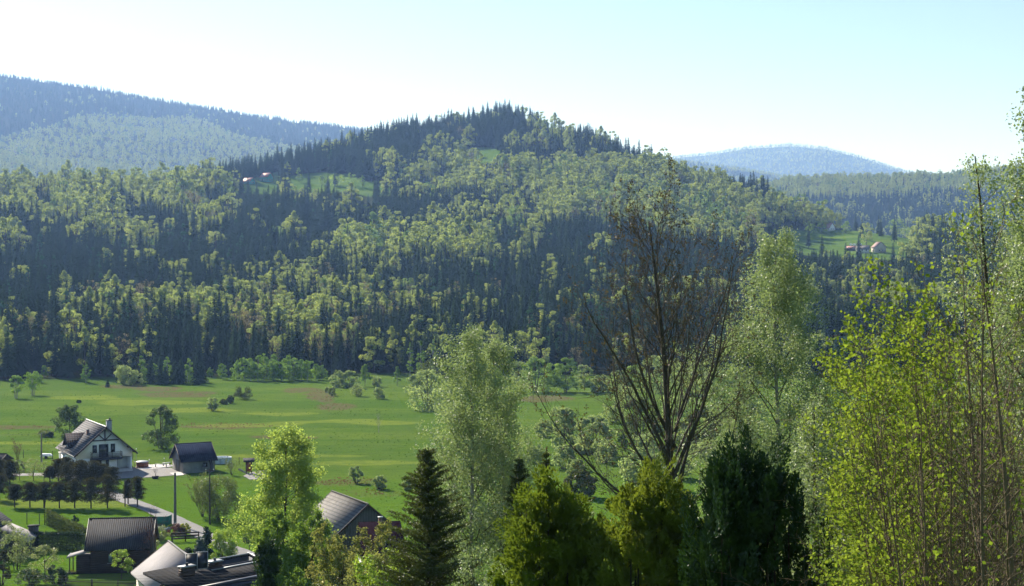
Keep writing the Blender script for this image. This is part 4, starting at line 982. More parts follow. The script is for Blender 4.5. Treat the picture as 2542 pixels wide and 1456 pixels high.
p = G(720, 1112); q = A(720, 1048, p.y); t = thing('slim_mast', 'tall thin dark mast standing alone in the meadow behind the light green tree', 'mast', tuple(p)); MB().tube([(0, 0, 0), (0, 0, (q.z - p.z) * .7), (0, 0, q.z - p.z)], [.07, .06, .02], 6, True).build('pole', M_FENCE, t); MB().cyl(0, 0, (q.z - p.z) * .70, (q.z - p.z) * .72, .12, .12, 8).build('collar', M_METAL, t)
def wire(a, b, sag, label, r=.012):
    P = [a.lerp(b, i / 16) - Vector((0, 0, sag * 4 * (i / 16) * (1 - i / 16))) for i in range(17)]
    o = MB().tube([tuple(v) for v in P], r, 3).build('power_line', M_FASC); tag(o, label, 'power line', 'overhead wires')
wire(Vector((-120, 236, 6.5)), P3 + Vector((0, 0, -.1)), .6, 'thin wire reaching the pale pole from the left edge', .014)
for i in range(4): wire(A(-40, 1425 + i * 7, 82), A(690, 1415 + i * 7, 84), .25, ('uppermost', 'second', 'third', 'lowest')[i] + ' of four thin wires crossing in front of the lower left roofs', .006)

def post_fence(name, label, pts, h=1.3, step=3.0, mesh=False, mat=M_FENCE, rails=2, cat='fence', netmat=None, pr=.04):
    P = [G(*q) for q in pts]; t = thing(name, label, cat, (P[0].x, P[0].y, 0)); o = P[0].copy(); o.z = 0
    segs = []; rl = MB()
    for a, b in zip(P[:-1], P[1:]):
        L = (b - a).length; n = max(1, round(L / step))
        for i in range(n + (b is P[-1])):
            q = a.lerp(b, i / n); q.z = gz(q.x, q.y); q -= o
            MB().box(q.x - pr, q.x + pr, q.y - pr, q.y + pr, q.z - .1, q.z + h).build('post', mat, t)
        for r_ in range(rails):
            z = h * (.95 - .55 * r_ / max(1, rails - 1)) if rails > 1 else h * .95
            rl.bar((a.x - o.x, a.y - o.y, a.z + z), (b.x - o.x, b.y - o.y, b.z + z), .015 if mesh else .05)
        if netmat: 
            n_ = MB(); n_.slab([(a.x - o.x, a.y - o.y, .05), (b.x - o.x, b.y - o.y, .05), (b.x - o.x, b.y - o.y, h * .95), (a.x - o.x, a.y - o.y, h * .95)], .01) if False else n_.hexa([(a.x - o.x, a.y - o.y - .01, .05), (b.x - o.x, b.y - o.y - .01, .05), (b.x - o.x, b.y - o.y + .01, .05), (a.x - o.x, a.y - o.y + .01, .05)], [(a.x - o.x, a.y - o.y - .01, h * .93), (b.x - o.x, b.y - o.y - .01, h * .93), (b.x - o.x, b.y - o.y + .01, h * .93), (a.x - o.x, a.y - o.y + .01, h * .93)]); n_.build('netting', netmat, t)
    if rails: rl.build('wires' if mesh else 'rails', mat, t)
    return t
post_fence('wire_fence', 'thin wire fence on dark posts behind the white house', [Z1(-40, 470), Z1(400, 490)], 1.5, 7, True)
post_fence('wire_fence', 'thin wire fence on dark posts between the white house and the shed', [Z1(1010, 492), Z1(1290, 488)], 1.5, 5.5, True)
post_fence('wire_fence', 'thin wire fence on dark posts right of the pool', [Z1(1730, 520), Z1(2100, 560)], 1.3, 3, True)
post_fence('wire_fence', 'wire fence with a gate post beside the clipped hedge garden', [Z1(205, 985), Z1(300, 990), Z1(340, 990)], 1.5, 2.2, True)
post_fence('net_fence', 'green netting fence beside the brown cottage and the road', [Z1(1140, 1000), Z1(1270, 1000), Z1(1305, 985)], 1.3, 1.6, False, M_NET, 1, 'fence', M_NET)
post_fence('garden_gate', 'pair of wooden posts with wire netting at the edge of the road', [Z1(1898, 1180), Z1(1950, 1205)], 1.6, 2.5, True, M_POLE, 2, 'gate')
def rail_fence():
    P = [G(*Z1(1310, 1120)), G(*Z1(1512, 1110))]; t = thing('rail_fence', 'dark brown horizontal rail fence beside the red leaved shrub', 'fence', tuple(P[0])); d = P[1] - P[0]
    for i in range(3): q = d * (i / 2); MB().box(q.x - .06, q.x + .06, q.y - .06, q.y + .06, -.1, 1.15).build('post', M_TIMB, t)
    for i in range(3): z = .4 + i * .33; MB().bar((-.1, -.08, z), (d.x + .1, d.y - .08, z), .05, .17).build('rail', M_TIMB, t)
rail_fence()
def picket_fence():
    a = G(160, 1450); b = G(352, 1452); a = Vector((a.x, 141.5, 0)); a.x = (160 - 1271) / F * 141.5; b = Vector(((356 - 1271) / F * 139.5, 139.5, 0)); za = gz(a.x, a.y); a.z = za; b.z = gz(b.x, b.y)
    t = thing('picket_fence', 'dark brown picket fence along the bottom edge of the lawn', 'fence', tuple(a)); d = b - a; n = 72; pk = MB()
    for i in range(n):
        q = d * (i / (n - 1)); pk.box(q.x - .028, q.x + .028, q.y - .045, q.y - .025, q.z + .05, q.z + 1.25)
    pk.build('pickets', M_FENCE, t); r = MB()
    for z in (.35, 1.0): r.bar((0, 0, z), (d.x, d.y, d.z + z), .04, .07)
    r.build('rails', M_FENCE, t)
    for i in range(4): q = d * (i / 3); MB().box(q.x - .06, q.x + .06, q.y + .03, q.y + .15, q.z - .1, q.z + 1.3).build('post', M_FENCE, t)
picket_fence()
def wood_bin():
    p = G(*Z1(1905, 1112)); t = thing('timber_compost_bin', 'open timber compost bin on the grass beside the road', 'bin', (p.x, p.y, p.z), R(12))
    for i, (x0, x1, y0, y1) in enumerate(((-.85, .85, -.65, -.58), (-.85, .85, .58, .65), (-.85, -.78, -.58, .58), (.78, .85, -.58, .58))): MB().box(x0, x1, y0, y1, 0, .95).build('side_board', M_POLE, t)
    for x, y in ((-.85, -.65), (.85, -.65), (-.85, .65), (.85, .65)): MB().box(x - .06, x + .06, y - .06, y + .06, -.1, 1.1).build('post', M_POLE, t)
wood_bin()
def rocks():
    rg = random.Random(8)
    for i, (zx, zy) in enumerate(((1240, 1030), (1265, 1040), (1285, 1025), (1215, 1020), (1190, 1015), (1180, 1022), (1340, 1002), (400, 636))):
        p = G(*Z1(zx, zy)); m = MB().tube([(0, 0, -.05), (.02, 0, .15), (0, .03, .32), (0, 0, .42)], [.28, .33, .25, .08], 7, True); o = m.build('garden_rock', M_CONC); o.location = p; o.rotation_euler = (0, 0, i * 1.3); o.scale = (rg.uniform(.8, 1.4), 1, rg.uniform(.7, 1.2))
        tag(o, 'grey rock in the rockery between the net fence and the road' if i < 7 else 'grey rock lying behind the row of clipped spruces', 'rock', 'rocks of the rockery' if i < 7 else None)
rocks()
def white_car():
    p = G(*Z1(352, 482)); t = thing('boat_cover', 'small white covered trailer parked in the meadow behind the garden', 'trailer', (p.x, p.y, 0), R(10))
    MB().hexa([(-1.1, -.5, .35), (1.1, -.5, .35), (1.1, .5, .35), (-1.1, .5, .35)], [(-.8, -.35, .85), (.75, -.35, .8), (.75, .35, .8), (-.8, .35, .85)]).build('cover', M_WHITE, t)
    for s in (-1, 1): MB().tube([(0, s * .56, .25), (0, s * .46, .25)], .25, 12, True).build('wheel', M_FASC, t)
white_car()
# ------------------------------------------------------------------ plants of the village and the meadow
L_CLIP = leafmat('needles_clipped_spruce', (.045, .050, .027), (.080, .075, .038), .22, 0, nscale=1.5)
L_FRUIT = leafmat('leaves_fruit_tree', (.17, .22, .09), (.24, .27, .13), .4, .03)
L_YELLOW = leafmat('leaves_yellow_green', (.20, .30, .045), (.27, .36, .06), .5, .02)
L_DARK = leafmat('leaves_dark_hedge', (.022, .045, .016), (.035, .065, .022), .2, .02)
L_SHRUB = leafmat('leaves_shrub', (.060, .10, .030), (.095, .145, .042), .3, .02)
L_RED = leafmat('leaves_dark_red', (.09, .03, .03), (.13, .055, .04), .35, .02)
L_GOLD = leafmat('leaves_golden', (.38, .36, .03), (.30, .34, .04), .4, .02)
L_BLUE = leafmat('needles_blue_spruce', (.045, .085, .07), (.06, .10, .08), .2, .02)
L_OLV = leafmat('leaves_olive_shrub', (.12, .16, .045), (.165, .20, .06), .32, .02)
def veg(name, label, cat, base, crown, trunk, lm, wm=BARK, group=None, rz=0.0, scale=1.0, crownname='crown', trunkname='trunk'):
    t = thing(name, label, cat, tuple(base), rz, group); t.scale = (scale,) * 3 if isinstance(scale, (int, float)) else scale
    crown.build(crownname, lm, t)
    if trunk is not None: trunk.build(trunkname, wm, t)
    return t
def bush_parts(rng, w, h, n=30, per=60, leaf=.2, dense=1.0, d=None):
    """rounded shrub that reaches the ground, with stems inside"""
    d = d or w; cs = []; rs = []
    for i in range(n):
        a = rng.uniform(0, 6.28); q = rng.uniform(.15, 1) ** .55; z = rng.uniform(.12, .9)
        env = math.sqrt(max(.05, 1 - (max(0, z - .35) / .66) ** 2)) * (.72 + .28 * min(1, z / .3))
        cs.append((math.cos(a) * w * q * env * .8, math.sin(a) * d * q * env * .8, z * h)); rs.append(.24 * min(w, h) * rng.uniform(.7, 1.3))
    cs = np.array(cs); lf = MB(); lf.quads4(clumps(rng, cs, np.array(rs), per, leaf, .85)); wd = MB()
    for c in cs[:12]: wd.tube([(c[0] * .15, c[1] * .15, -.1), (c[0] * .6, c[1] * .6, c[2] * .6), tuple(c)], [.05, .03, .01], 4)
    return lf, wd
def bush(label, px, w, h, lm, leaf=.22, n=30, per=60, name='shrub', cat='shrub', group=None, seed=0, d=None, pt=None, ns=1):
    rg = np.random.default_rng(seed + int(px[0] * 7 + px[1])); p = pt or G(*px)
    c, w_ = bush_parts(rg, w, h, n, per, leaf, d=d); return veg(name, label, cat, p, c, w_, lm, group=group, crownname='foliage', trunkname='stems')
def tree(label, px, h, r, lm, shape='round', base=.25, n=36, per=70, leaf=.24, name='tree', cat='tree', wm=BARK, group=None, crad=.3, trunk=.03, limbs=8, seed=0, pt=None, multi=0):
    rg = np.random.default_rng(seed + int(px[0] * 13 + px[1])); p = pt or G(*px)
    c, w_ = broad_parts(rg, h, r, base, n, per, leaf, shape, crad, limbs, trunk)
    for i in range(multi):
        a = i * 6.28 / multi + 1; w_.tube([(math.cos(a) * .3, math.sin(a) * .3, -.3), (math.cos(a) * r * .25, math.sin(a) * r * .25, h * .3), (math.cos(a) * r * .5, math.sin(a) * r * .5, h * .75)], [h * .012, h * .009, h * .003], 5)
    return veg(name, label, cat, p, c, w_, lm, wm, group)

# clipped spruces of the garden row
def clipped(label, px, htot, bare, r, seed, group='clipped spruces', double=False, two=None):
    rg = np.random.default_rng(seed); p = G(*px); lf = MB(); P = []; htot += rg.uniform(-.15, .35); hc = htot - bare; r *= 1.25 * rg.uniform(.9, 1.1)
    for i in range(16):
        t = i / 15; z = bare + hc * t; rr = r * (math.sin((.22 + t * .62) * math.pi) ** .5 * (1 - .12 * t)) * rg.uniform(.85, 1.1)
        for b in range(11):
            a = rg.uniform(0, 6.28); L = rr * rg.uniform(.7, 1.15); c, s = math.cos(a), math.sin(a)
            for k in range(9):
                q = (k + 1) / 9; pt = np.array([c * L * q, s * L * q, z - .18 * L * q * q + rg.normal() * .03]); P.append(pt)
    P = np.array(P); P = np.repeat(P, 6, 0) + rg.normal(size=(len(P) * 6, 3)) * [.085, .085, .06]; lf.quads4(leafquads(rg, P, .17, None, 1, .35, .5)); wd = MB()
    wd.tube([(0, 0, -.1), (0, 0, bare), (0, 0, htot * .95)], [.10, .085, .02], 7)
    if double: wd.tube([(.05, 0, -.1), (.22, 0, bare + .3), (.15, 0, htot * .8)], [.08, .06, .02], 6)
    for i in range(22):
        a = rg.uniform(0, 6.28); z = rg.uniform(bare - .1, htot * .9); wd.tube([(0, 0, z), (math.cos(a) * r * .7, math.sin(a) * r * .7, z - .08)], [.02, .006], 3)
    return veg('clipped_spruce', label, 'spruce', p, lf, wd, L_CLIP, BARK_DARK, group)
row = [(-5, 800, 3.3, 'cut off by the left edge'), (112, 856, 2.9, 'sparse one, second from the left'), (228, 858, 3.0, 'third from the left'), (335, 860, 3.2, 'with a forked trunk'), (452, 862, 3.3, 'fifth from the left'),
       (568, 862, 3.4, 'sixth from the left'), (693, 864, 3.6, 'seventh from the left'), (818, 862, 3.9, 'large dense one at the right end')]
for i, (zx, zy, h, w) in enumerate(row): clipped('clipped dark spruce in the front row, ' + w, Z1(zx, zy), h + (.2, -.1, .25, .45, .3, .2, .4, .5)[i], (1.2, 1.25, 1.1, 1.3, 1.25, 1.15, 1.3, 1.1)[i], (1.2, 1.05, 1.1, 1.2, 1.15, 1.25, 1.32, 1.4)[i], 50 + i, double=(i == 3))
clipped('clipped dark spruce standing alone right of the row beside the road', Z1(1046, 853), 4.1, 1.35, .92, 70)
clipped('thin half bare spruce with sparse crown left of the lone one by the road', Z1(975, 830), 3.4, 1.0, .6, 71)
for i, (zx, zy, h, r, w) in enumerate(((75, 680, 3.6, 1.15, 'dark clipped spruce with tall bare trunk in the back row at the left'), (5, 660, 3.4, 1.0, 'dark clipped spruce of the back row cut by the left edge'), (380, 662, 2.2, .9, 'low dark spruce bush of the back row'), (445, 655, 3.1, 1.15, 'dark clipped spruce left of the brownish group'),
     (525, 690, 3.6, 1.3, 'brownish clipped spruce at the left of the dense group before the white house'), (612, 700, 3.9, 1.4, 'clipped spruce in the middle of the dense group before the white house'), (700, 705, 3.8, 1.4, 'clipped spruce right of the middle in the dense group before the white house'), (785, 702, 3.3, 1.3, 'clipped spruce near the right end of the dense group before the white house'), (850, 720, 3.0, 1.15, 'clipped spruce at the right end of the dense group before the white house'), (500, 640, 3.3, 1.1, 'dark spruce behind the dense group close to the white house wall'))):
    clipped(w, Z1(zx, zy), h, .9, r, 90 + i, 'clipped spruces of the back row')
t = thing('dead_stem', 'bare dark stem standing upright beside the lone clipped spruce', 'stem', tuple(G(*Z1(952, 848)))); MB().tube([(0, 0, -.1), (0, 0, 1.8), (.03, 0, 3.6)], [.09, .08, .06], 7, True).build('stem', BARK_DARK, t)

# garden shrubs and small trees
tree('pale green small tree behind the garden row, left of three', Z1(150, 650), 3.4, 1.0, L_FRUIT, n=30, per=45, leaf=.15, name='fruit_tree', base=.3)
tree('pale loose leaved young tree behind the garden row, middle of three', Z1(255, 655), 3.6, 1.5, L_FRUIT, n=32, per=26, leaf=.13, name='fruit_tree', base=.25)
tree('pale loose leaved young tree behind the garden row, right of three', Z1(335, 655), 3.2, 1.3, L_FRUIT, n=28, per=24, leaf=.13, name='fruit_tree', base=.25)
bush('yellow flowering shrub at the left edge beside the dark hut', Z1(-2, 545), .9, 1.6, L_GOLD, .14)
def twiggy(label, px, h, r, n, lm=None, name='bare_shrub', cat='shrub', wm=BARK, leaf=.1, nl=0, pt=None, seed=1, up=.35, r0=.03):
    rg = np.random.default_rng(seed); p = pt or G(*px); out = []
    S = dict(seg=[5, 4, 3], wig=[.08, .12, .15], up=[up, .3, .2], n=[6, 4], t0=[.25, .2], ang=[32, 38], len=[.45, .5], shape=[lambda t: 1 - .5 * t] * 2, rr=.55, rmin=.007, tip=.25)
    for i in range(n):
        a = i * 2.4; tl = rg.uniform(.05, r / h * 1.1); grow(rg, (rg.normal() * .08, rg.normal() * .08, -.05), (math.cos(a) * tl, math.sin(a) * tl, 1), h * rg.uniform(.7, 1), r0, 0, S, out)
    t = thing(name, label, cat, tuple(p)); wood(out, (5, 3, 3)).build('stems', wm, t)
    if nl: mb = MB(); mb.quads4(leafquads(rg, along(rg, out, (1, 2), nl, .06), leaf)); mb.build('foliage', lm, t)
    return t
twiggy('bare reddish brown shrub rising above the dark hut roof', Z1(132, 500), 3.6, 1.0, 7, L_RED, nl=500, leaf=.12, seed=3)
twiggy('bare sapling growing out of the dark tub', Z1(1182, 630), 2.0, .8, 4, seed=4, pt=G(*Z1(1182, 637)) + Vector((0, 0, .4)), r0=.02, name='bare_sapling')
twiggy('slender leafless tree of a few straight stems standing alone in the meadow', Z2(1196, 287), 4.6, .5, 4, seed=6, name='bare_tree', cat='tree', up=1.2, wm=BARK_PALE)
twiggy('bare twiggy tree growing close to the right end of the brown cottage', Z1(1145, 1345), 7.3, 1.5, 4, L_RED, nl=700, leaf=.08, seed=8, name='bare_tree', cat='tree', pt=Vector(((1165 * .3262 - 1271) / F * 150.6, 150.6, 0.1)), r0=.05)
twiggy('thin reddish shrub with sparse new leaves beside the pool', Z1(1765, 610), 3.0, 1.6, 7, L_FRUIT, nl=900, leaf=.12, seed=9)
bush('big olive green multi-stemmed shrub behind the dark pole', Z1(1680, 950), 3.5, 6.2, L_OLV, .15, 70, 150, seed=2, name='large_shrub')
twiggy('loose willow shrub with fine olive leaves at the left of the big one', Z1(1540, 925), 5.8, 2.6, 16, L_OLV, nl=5200, leaf=.14, seed=11, name='willow_shrub')
tree('leafy bush hiding the back corner of the white house', Z1(530, 325), 6.8, 3.4, L_SHRUB, n=54, per=120, leaf=.24, base=.03, name='garden_tree')
bush('low dark bush in the meadow left of the tree behind the white house', Z1(345, 318), 2.1, 1.5, L_OLV, .16)
bush('small dark bush tight against the tree behind the white house', Z1(380, 322), .9, 1.1, L_DARK, .15)
tree('round dark green tree with pale blossom standing alone behind the concrete shed', Z1(1225, 408), 8.4, 3.2, L_SHRUB, 'egg', n=60, per=110, leaf=.24, base=.06, name='meadow_tree', multi=3)
tree('pale leaved fruit tree on the lawn at the lower left', Z1(130, 1330), 4.6, 2.0, L_FRUIT, n=40, per=90, leaf=.12, name='fruit_tree', base=.2, multi=3)
tree('fruit tree with whitish blossom at the left edge in front of the plank barn', Z1(60, 1240), 4.4, 1.5, L_FRUIT, n=36, per=70, leaf=.12, name='fruit_tree', base=.2)
tree('light green young tree in the garden corner above the bottom edge', Z1(345, 1460), 4.3, 1.7, L_FRUIT, 'egg', n=36, per=75, leaf=.12, name='fruit_tree', base=.15, pt=A(*Z1(345, 1450), 146) * 1)
bush('dark green bush at the bottom edge beside the picket fence', Z1(430, 1440), 1.5, 2.0, L_DARK, .13, 30, 90)
bush('mixed green bush at the bottom left edge', Z1(230, 1445), 1.6, 1.7, L_SHRUB, .13, 30, 80)
bush('dark conifer bush in the lower left corner', Z1(12, 1450), 1.1, 4.0, L_CLIP, .12, 30, 120)
tree('small bright green tree before the wall of the brown cottage', Z1(925, 1400), 3.2, 1.35, L_YELLOW, n=26, per=70, leaf=.13, name='young_tree', base=.25)
bush('round yellow green bush beside the road above the dark roof', Z1(1700, 1250), 1.95, 3.6, L_YELLOW, .13, 54, 130)
bush('dark red leaved shrub beside the rail fence', Z1(1340, 1072), 1.2, 1.5, L_RED, .12, 26, 90)
bush('bright yellow shrub beside the dark red one', Z1(1405, 1066), .85, 1.5, L_GOLD, .11, 22, 80)
bush('pale green shrub right of the cottage roof', Z1(1215, 1110), 1.4, 1.8, L_FRUIT, .12, 26, 80)
bush('pale green shrub below it beside the pale roof', Z1(1165, 1235), 1.1, 2.2, L_FRUIT, .12, 26, 80)
bush('rounded dark green box shrub by the pale roof', Z1(1435, 1215), .8, .8, L_DARK, .1, 18, 80)
for i, (zx, zy, h, r, lm, lb) in enumerate(((1580, 1195, 3.0, .8, L_SPRUCE, 'small dark pointed spruce beside the yellow green bush'), (1520, 1215, 1.9, .9, L_BLUE, 'low bluish spruce left of the small dark spruce'))):
    rg = np.random.default_rng(300 + i); lf, wd = spruce_parts(rg, h, r, 16, 9, .05); veg('garden_spruce', lb, 'spruce', G(*Z1(zx, zy)), lf, wd, lm, BARK_DARK)
bush('dark leaved creeper clump growing on the garden fence post', Z1(572, 975), .6, 1.1, L_DARK, .12, 14, 60)
def hedge(label, a, b, w, h, lm, leaf=.13, n=9000, name='hedge'):
    p, q = G(*a), G(*b); d = q - p; L = d.length; rg = np.random.default_rng(int(a[0])); t = thing(name, label, 'hedge', tuple(p), math.atan2(d.y, d.x))
    P = rg.uniform(0, 1, (n, 3)) * [L, w, h]; f = rg.integers(0, 4, n)
    P[f == 0, 1] = rg.normal(0, .05, (f == 0).sum()); P[f == 1, 2] = h + rg.normal(0, .07, (f == 1).sum()) + fnoise(P[f == 1, 0], P[f == 1, 1], .9, 2) * .35; P[f == 2, 1] = w + rg.normal(0, .05, (f == 2).sum())
    mb = MB(); mb.quads4(leafquads(rg, P + rg.normal(size=(n, 3)) * .05, leaf)); mb.build('foliage', lm, t); st = MB()
    for i in range(int(L / .6)): st.tube([(i * .6 + .3, w / 2, -.1), (i * .6 + .3, w / 2, h * .9)], [.04, .02], 4)
    st.build('stems', BARK_DARK, t); return t
hedge('dark clipped hedge in front of the small square lawn', Z1(215, 1185), Z1(620, 1190), .9, 2.0, L_DARK, .13, 15000)
hedge('looser green hedge climbing the diagonal wire fence', Z1(345, 985), Z1(640, 1140), .6, 1.75, L_OLIVE, .2, 7000, 'fence_hedge')

# ------------------------------------------------------------------ trees standing in the meadow
L_MB = leafmat('leaves_meadow_birch', (.16, .27, .06), (.21, .32, .08), .45, 0)
def mtree(label, xd, yd, top, w, lm=None, shape='egg', base=.2, leaf=.34, n=34, per=42, name='birch_tree', cat='birch', group=None, wm=BARK_PALE, kind='t', multi=0):
    p = G(xd, yd); h = (yd - top) / F * p.y; r = w / F * p.y / 2
    if kind == 's':
        rg = np.random.default_rng(int(xd)); lf, wd = spruce_parts(rg, h, r, 20, 8, .04); return veg(name, label, cat, p, lf, wd, L_SPRUCE, BARK_DARK, group)
    if kind == 'b': return bush(label, (xd, yd), r, h, lm, leaf, n, per, name, cat, group)
    return tree(label, (xd, yd), h, r, lm or L_MB, shape, base, n, per, leaf, name, cat, wm, group, multi=multi)
mtree('birch on thin stems at the far left of the meadow', 40, 990, 932, 40, multi=4, base=.3); mtree('birch group right beside the leftmost one, slightly taller', 82, 982, 922, 52, multi=5, base=.3)
mtree('single small birch standing before the forest left of the dark grove', 213, 952, 904, 22); mtree('small birch before the forest near the left edge', 110, 938, 906, 18)
mtree('slim birch between the dark grove and the birch wood', 551, 943, 902, 26); mtree('small pale birch at the right corner of the dark grove', 523, 938, 912, 16)
mtree('tiny dark spruce standing in the grass left of the dark grove', 267, 962, 948, 9, kind='s', name='spruce_tree', cat='spruce'); mtree('tiny dark bush in the meadow grass at the left', 196, 1001, 994, 12, L_DARK, kind='b', name='shrub', cat='shrub')
gr = [(300, 890), (330, 884), (352, 880), (375, 886), (398, 878), (415, 884), (433, 890), (450, 882), (470, 886), (488, 878), (500, 892), (384, 900), (410, 905), (440, 902), (465, 905), (345, 905)]
for i, (x, tp) in enumerate(gr):
    if i % 3 == 2: mtree('fresh green birch rising from the dark spruce grove, %s from its left' % ORD[i // 3], x, 949 + i % 4, tp, 36, L_MB, 'cone', .1, .3, 34, 40, group='birches of the dark grove')
    else: mtree('dark spruce packed in the meadow grove, %s counting from the left' % ORD[i - (i + 1) // 3], x, 951 + i % 5, tp + 6, 38, kind='s', name='spruce_tree', cat='spruce', group='spruces of the dark grove')
mtree('broad round willow at the left end of the dark grove', 308, 956, 908, 62, L_WILLOW, kind='b', leaf=.3, n=44, per=60, name='willow_shrub', cat='willow'); mtree('smaller round willow in front of the dark grove', 338, 957, 920, 44, L_WILLOW, kind='b', leaf=.3, n=30, per=60, name='willow_shrub', cat='willow')
for i, (x, tp, w) in enumerate(((590, 893, 38), (606, 886, 34), (622, 888, 40), (640, 878, 34), (655, 876, 42), (668, 886, 38), (680, 878, 36), (700, 884, 40), (716, 880, 40), (730, 886, 34), (748, 890, 40), (764, 892, 32), (784, 902, 28), (798, 906, 26), (633, 900, 38), (690, 900, 36), (735, 904, 30))):
    mtree('bright green birch at the far side of the meadow, %s of the little birch wood' % ORD[i], x, 944 + i % 4, tp, w * 1.15, L_MB, 'egg' if i % 2 else 'cone', .12, .32, 34, 42, group='birches of the little birch wood')
mtree('small birch sapling standing just before the birch wood', 757, 943, 918, 14, L_MB)
for a in (('round grey green willow, left of the pair by the forest', 840, 962, 918, 46), ('round grey green willow, right of the pair by the forest', 868, 963, 918, 46)): mtree(*a, lm=L_WILLOW, shape='round', base=.05, leaf=.36, n=40, per=60, name='willow_tree', cat='willow', wm=BARK)
mtree('pale slender birch behind the low bushes of the meadow', 906, 960, 902, 32, L_BIRCHF, 'cone'); mtree('single pale birch on the grass near the forest', 986, 958, 908, 24, L_BIRCHF, 'cone')
mtree('small willow right of the pale birch', 935, 960, 934, 30, L_WILLOW, kind='b', leaf=.28, name='willow_shrub', cat='willow')
for lb, x, y, tp, w in (('low spreading bush, larger one left of the pair in the meadow', 886, 985, 952, 46), ('low bush right of the larger spreading one', 940, 991, 962, 38), ('small round bush left of the spreading bushes', 824, 983, 958, 26), ('dark bush, the leftmost and darkest in the middle of the meadow', 528, 1020, 986, 38), ('small dark bush between two larger ones in the meadow', 556, 1004, 992, 24), ('dark upright bush beside the widest one', 572, 1002, 980, 22), ('wide olive bush in the middle of the meadow', 604, 992, 960, 56), ('tiny bush before the birch wood', 812, 975, 960, 14),
    ('loose bush left of the rounder one below the meadow', 884, 1200, 1156, 44), ('round bush standing on the dry grass strip', 943, 1215, 1180, 44), ('pale bush beside the young spruce', 1010, 1218, 1190, 34)):
    mtree(lb, x, y, tp, w, L_OLIVE if y < 1010 and x < 700 else L_WILLOW, kind='b', leaf=.26 if y < 1100 else .2, n=30, per=60, name='meadow_bush', cat='bush')
# willows and alders behind the near birches
for lb, x, y, tp, w, lm, nm in (('tall round willow beside the left birch', 1062, 1020, 916, 104, L_WILLOW, 'willow_tree'), ('willow lower left of the tall round one', 1040, 985, 920, 62, L_WILLOW, 'willow_tree'), ('big willow partly behind the left birch', 1125, 1030, 945, 110, L_WILLOW, 'willow_tree'),
    ('olive crowned tree behind the willows', 1085, 955, 888, 100, L_OLIVE, 'meadow_tree'), ('tall slim birch at the forest foot, left of three', 1018, 945, 846, 24, L_BIRCHF, 'birch_tree'), ('tall slim birch at the forest foot, middle of three', 1045, 942, 842, 30, L_BIRCHF, 'birch_tree'), ('tall slim birch at the forest foot, right of three', 1076, 942, 838, 20, L_BIRCHF, 'birch_tree'),
    ('round alder right of the left birch', 1330, 975, 884, 80, L_GREEN, 'alder_tree'), ('loose alder left of the bare ash', 1405, 975, 884, 74, L_GREEN, 'alder_tree'), ('willow seen between the branches of the bare ash', 1540, 985, 918, 70, L_WILLOW, 'willow_tree'), ('round willow left of the ash trunk', 1490, 975, 932, 60, L_WILLOW, 'willow_tree'), ('large pale willow right behind the ash trunk', 1640, 975, 880, 120, L_WILLOW, 'willow_tree'), ('pale willow right of the ash trunk', 1745, 985, 890, 110, L_WILLOW, 'willow_tree'),
    ('budding brownish tree behind the bare ash', 1590, 1105, 985, 110, L_OLIVE, 'meadow_tree'), ('grey green willow low behind the ash branches', 1470, 1130, 1035, 110, L_WILLOW, 'willow_tree'), ('small bright birch behind the ash branches', 1545, 1130, 1075, 36, L_BIRCHF, 'birch_tree'), ('wide willow thicket left of the ash foot', 1400, 1115, 1010, 90, L_WILLOW, 'willow_tree'), ('willow thicket right of the ash foot', 1740, 1130, 1000, 120, L_OLIVE, 'willow_tree'), ('willow behind the lower middle birch', 1850, 1100, 960, 120, L_WILLOW, 'willow_tree'),
    ('bushy willow close behind the golden conifers', 1600, 1215, 1110, 120, L_WILLOW, 'willow_tree'), ('brownish thicket beside the small cabin', 1440, 1235, 1165, 80, L_OLIVE, 'meadow_tree'), ('green alder beyond the yellow green bush tree', 2180, 1150, 1010, 130, L_GREEN, 'alder_tree'), ('dark green alder far behind the tall stems', 2330, 1130, 960, 140, L_GREEN, 'alder_tree'), ('alder at the right edge of the meadow', 2480, 1140, 990, 140, L_GREEN, 'alder_tree')):
    if nm == 'birch_tree': mtree(lb, x, y, tp, w, lm, 'column', .25, .34)
    else: mtree(lb, x, y, tp, w, lm, 'round', .05, .40, 50, 75, nm, {'willow_tree': 'willow', 'alder_tree': 'alder', 'meadow_tree': 'tree'}[nm], wm=BARK, multi=3)
for i, (x, y, tp, w, lm) in enumerate(((1150, 958, 905, 60, L_WILLOW), (1215, 962, 900, 66, L_GREEN), (1285, 955, 896, 60, L_WILLOW), (1370, 958, 900, 56, L_BIRCHF), (1450, 960, 905, 60, L_WILLOW), (1575, 960, 905, 60, L_GREEN), (1690, 955, 900, 66, L_WILLOW), (1800, 958, 898, 70, L_GREEN), (1880, 960, 905, 60, L_WILLOW), (2110, 958, 915, 50, L_WILLOW), (2200, 962, 900, 70, L_GREEN), (2290, 958, 905, 60, L_WILLOW), (2400, 962, 900, 70, L_GREEN), (2500, 960, 905, 60, L_WILLOW))):
    mtree('pale rounded tree along the far edge of the right meadow, %s from the left' % ORD[i], x, y, tp, w, lm, 'round', .06, .38, 40, 60, 'edge_tree', 'tree', 'rounded trees along the far edge of the meadow', BARK, multi=2)
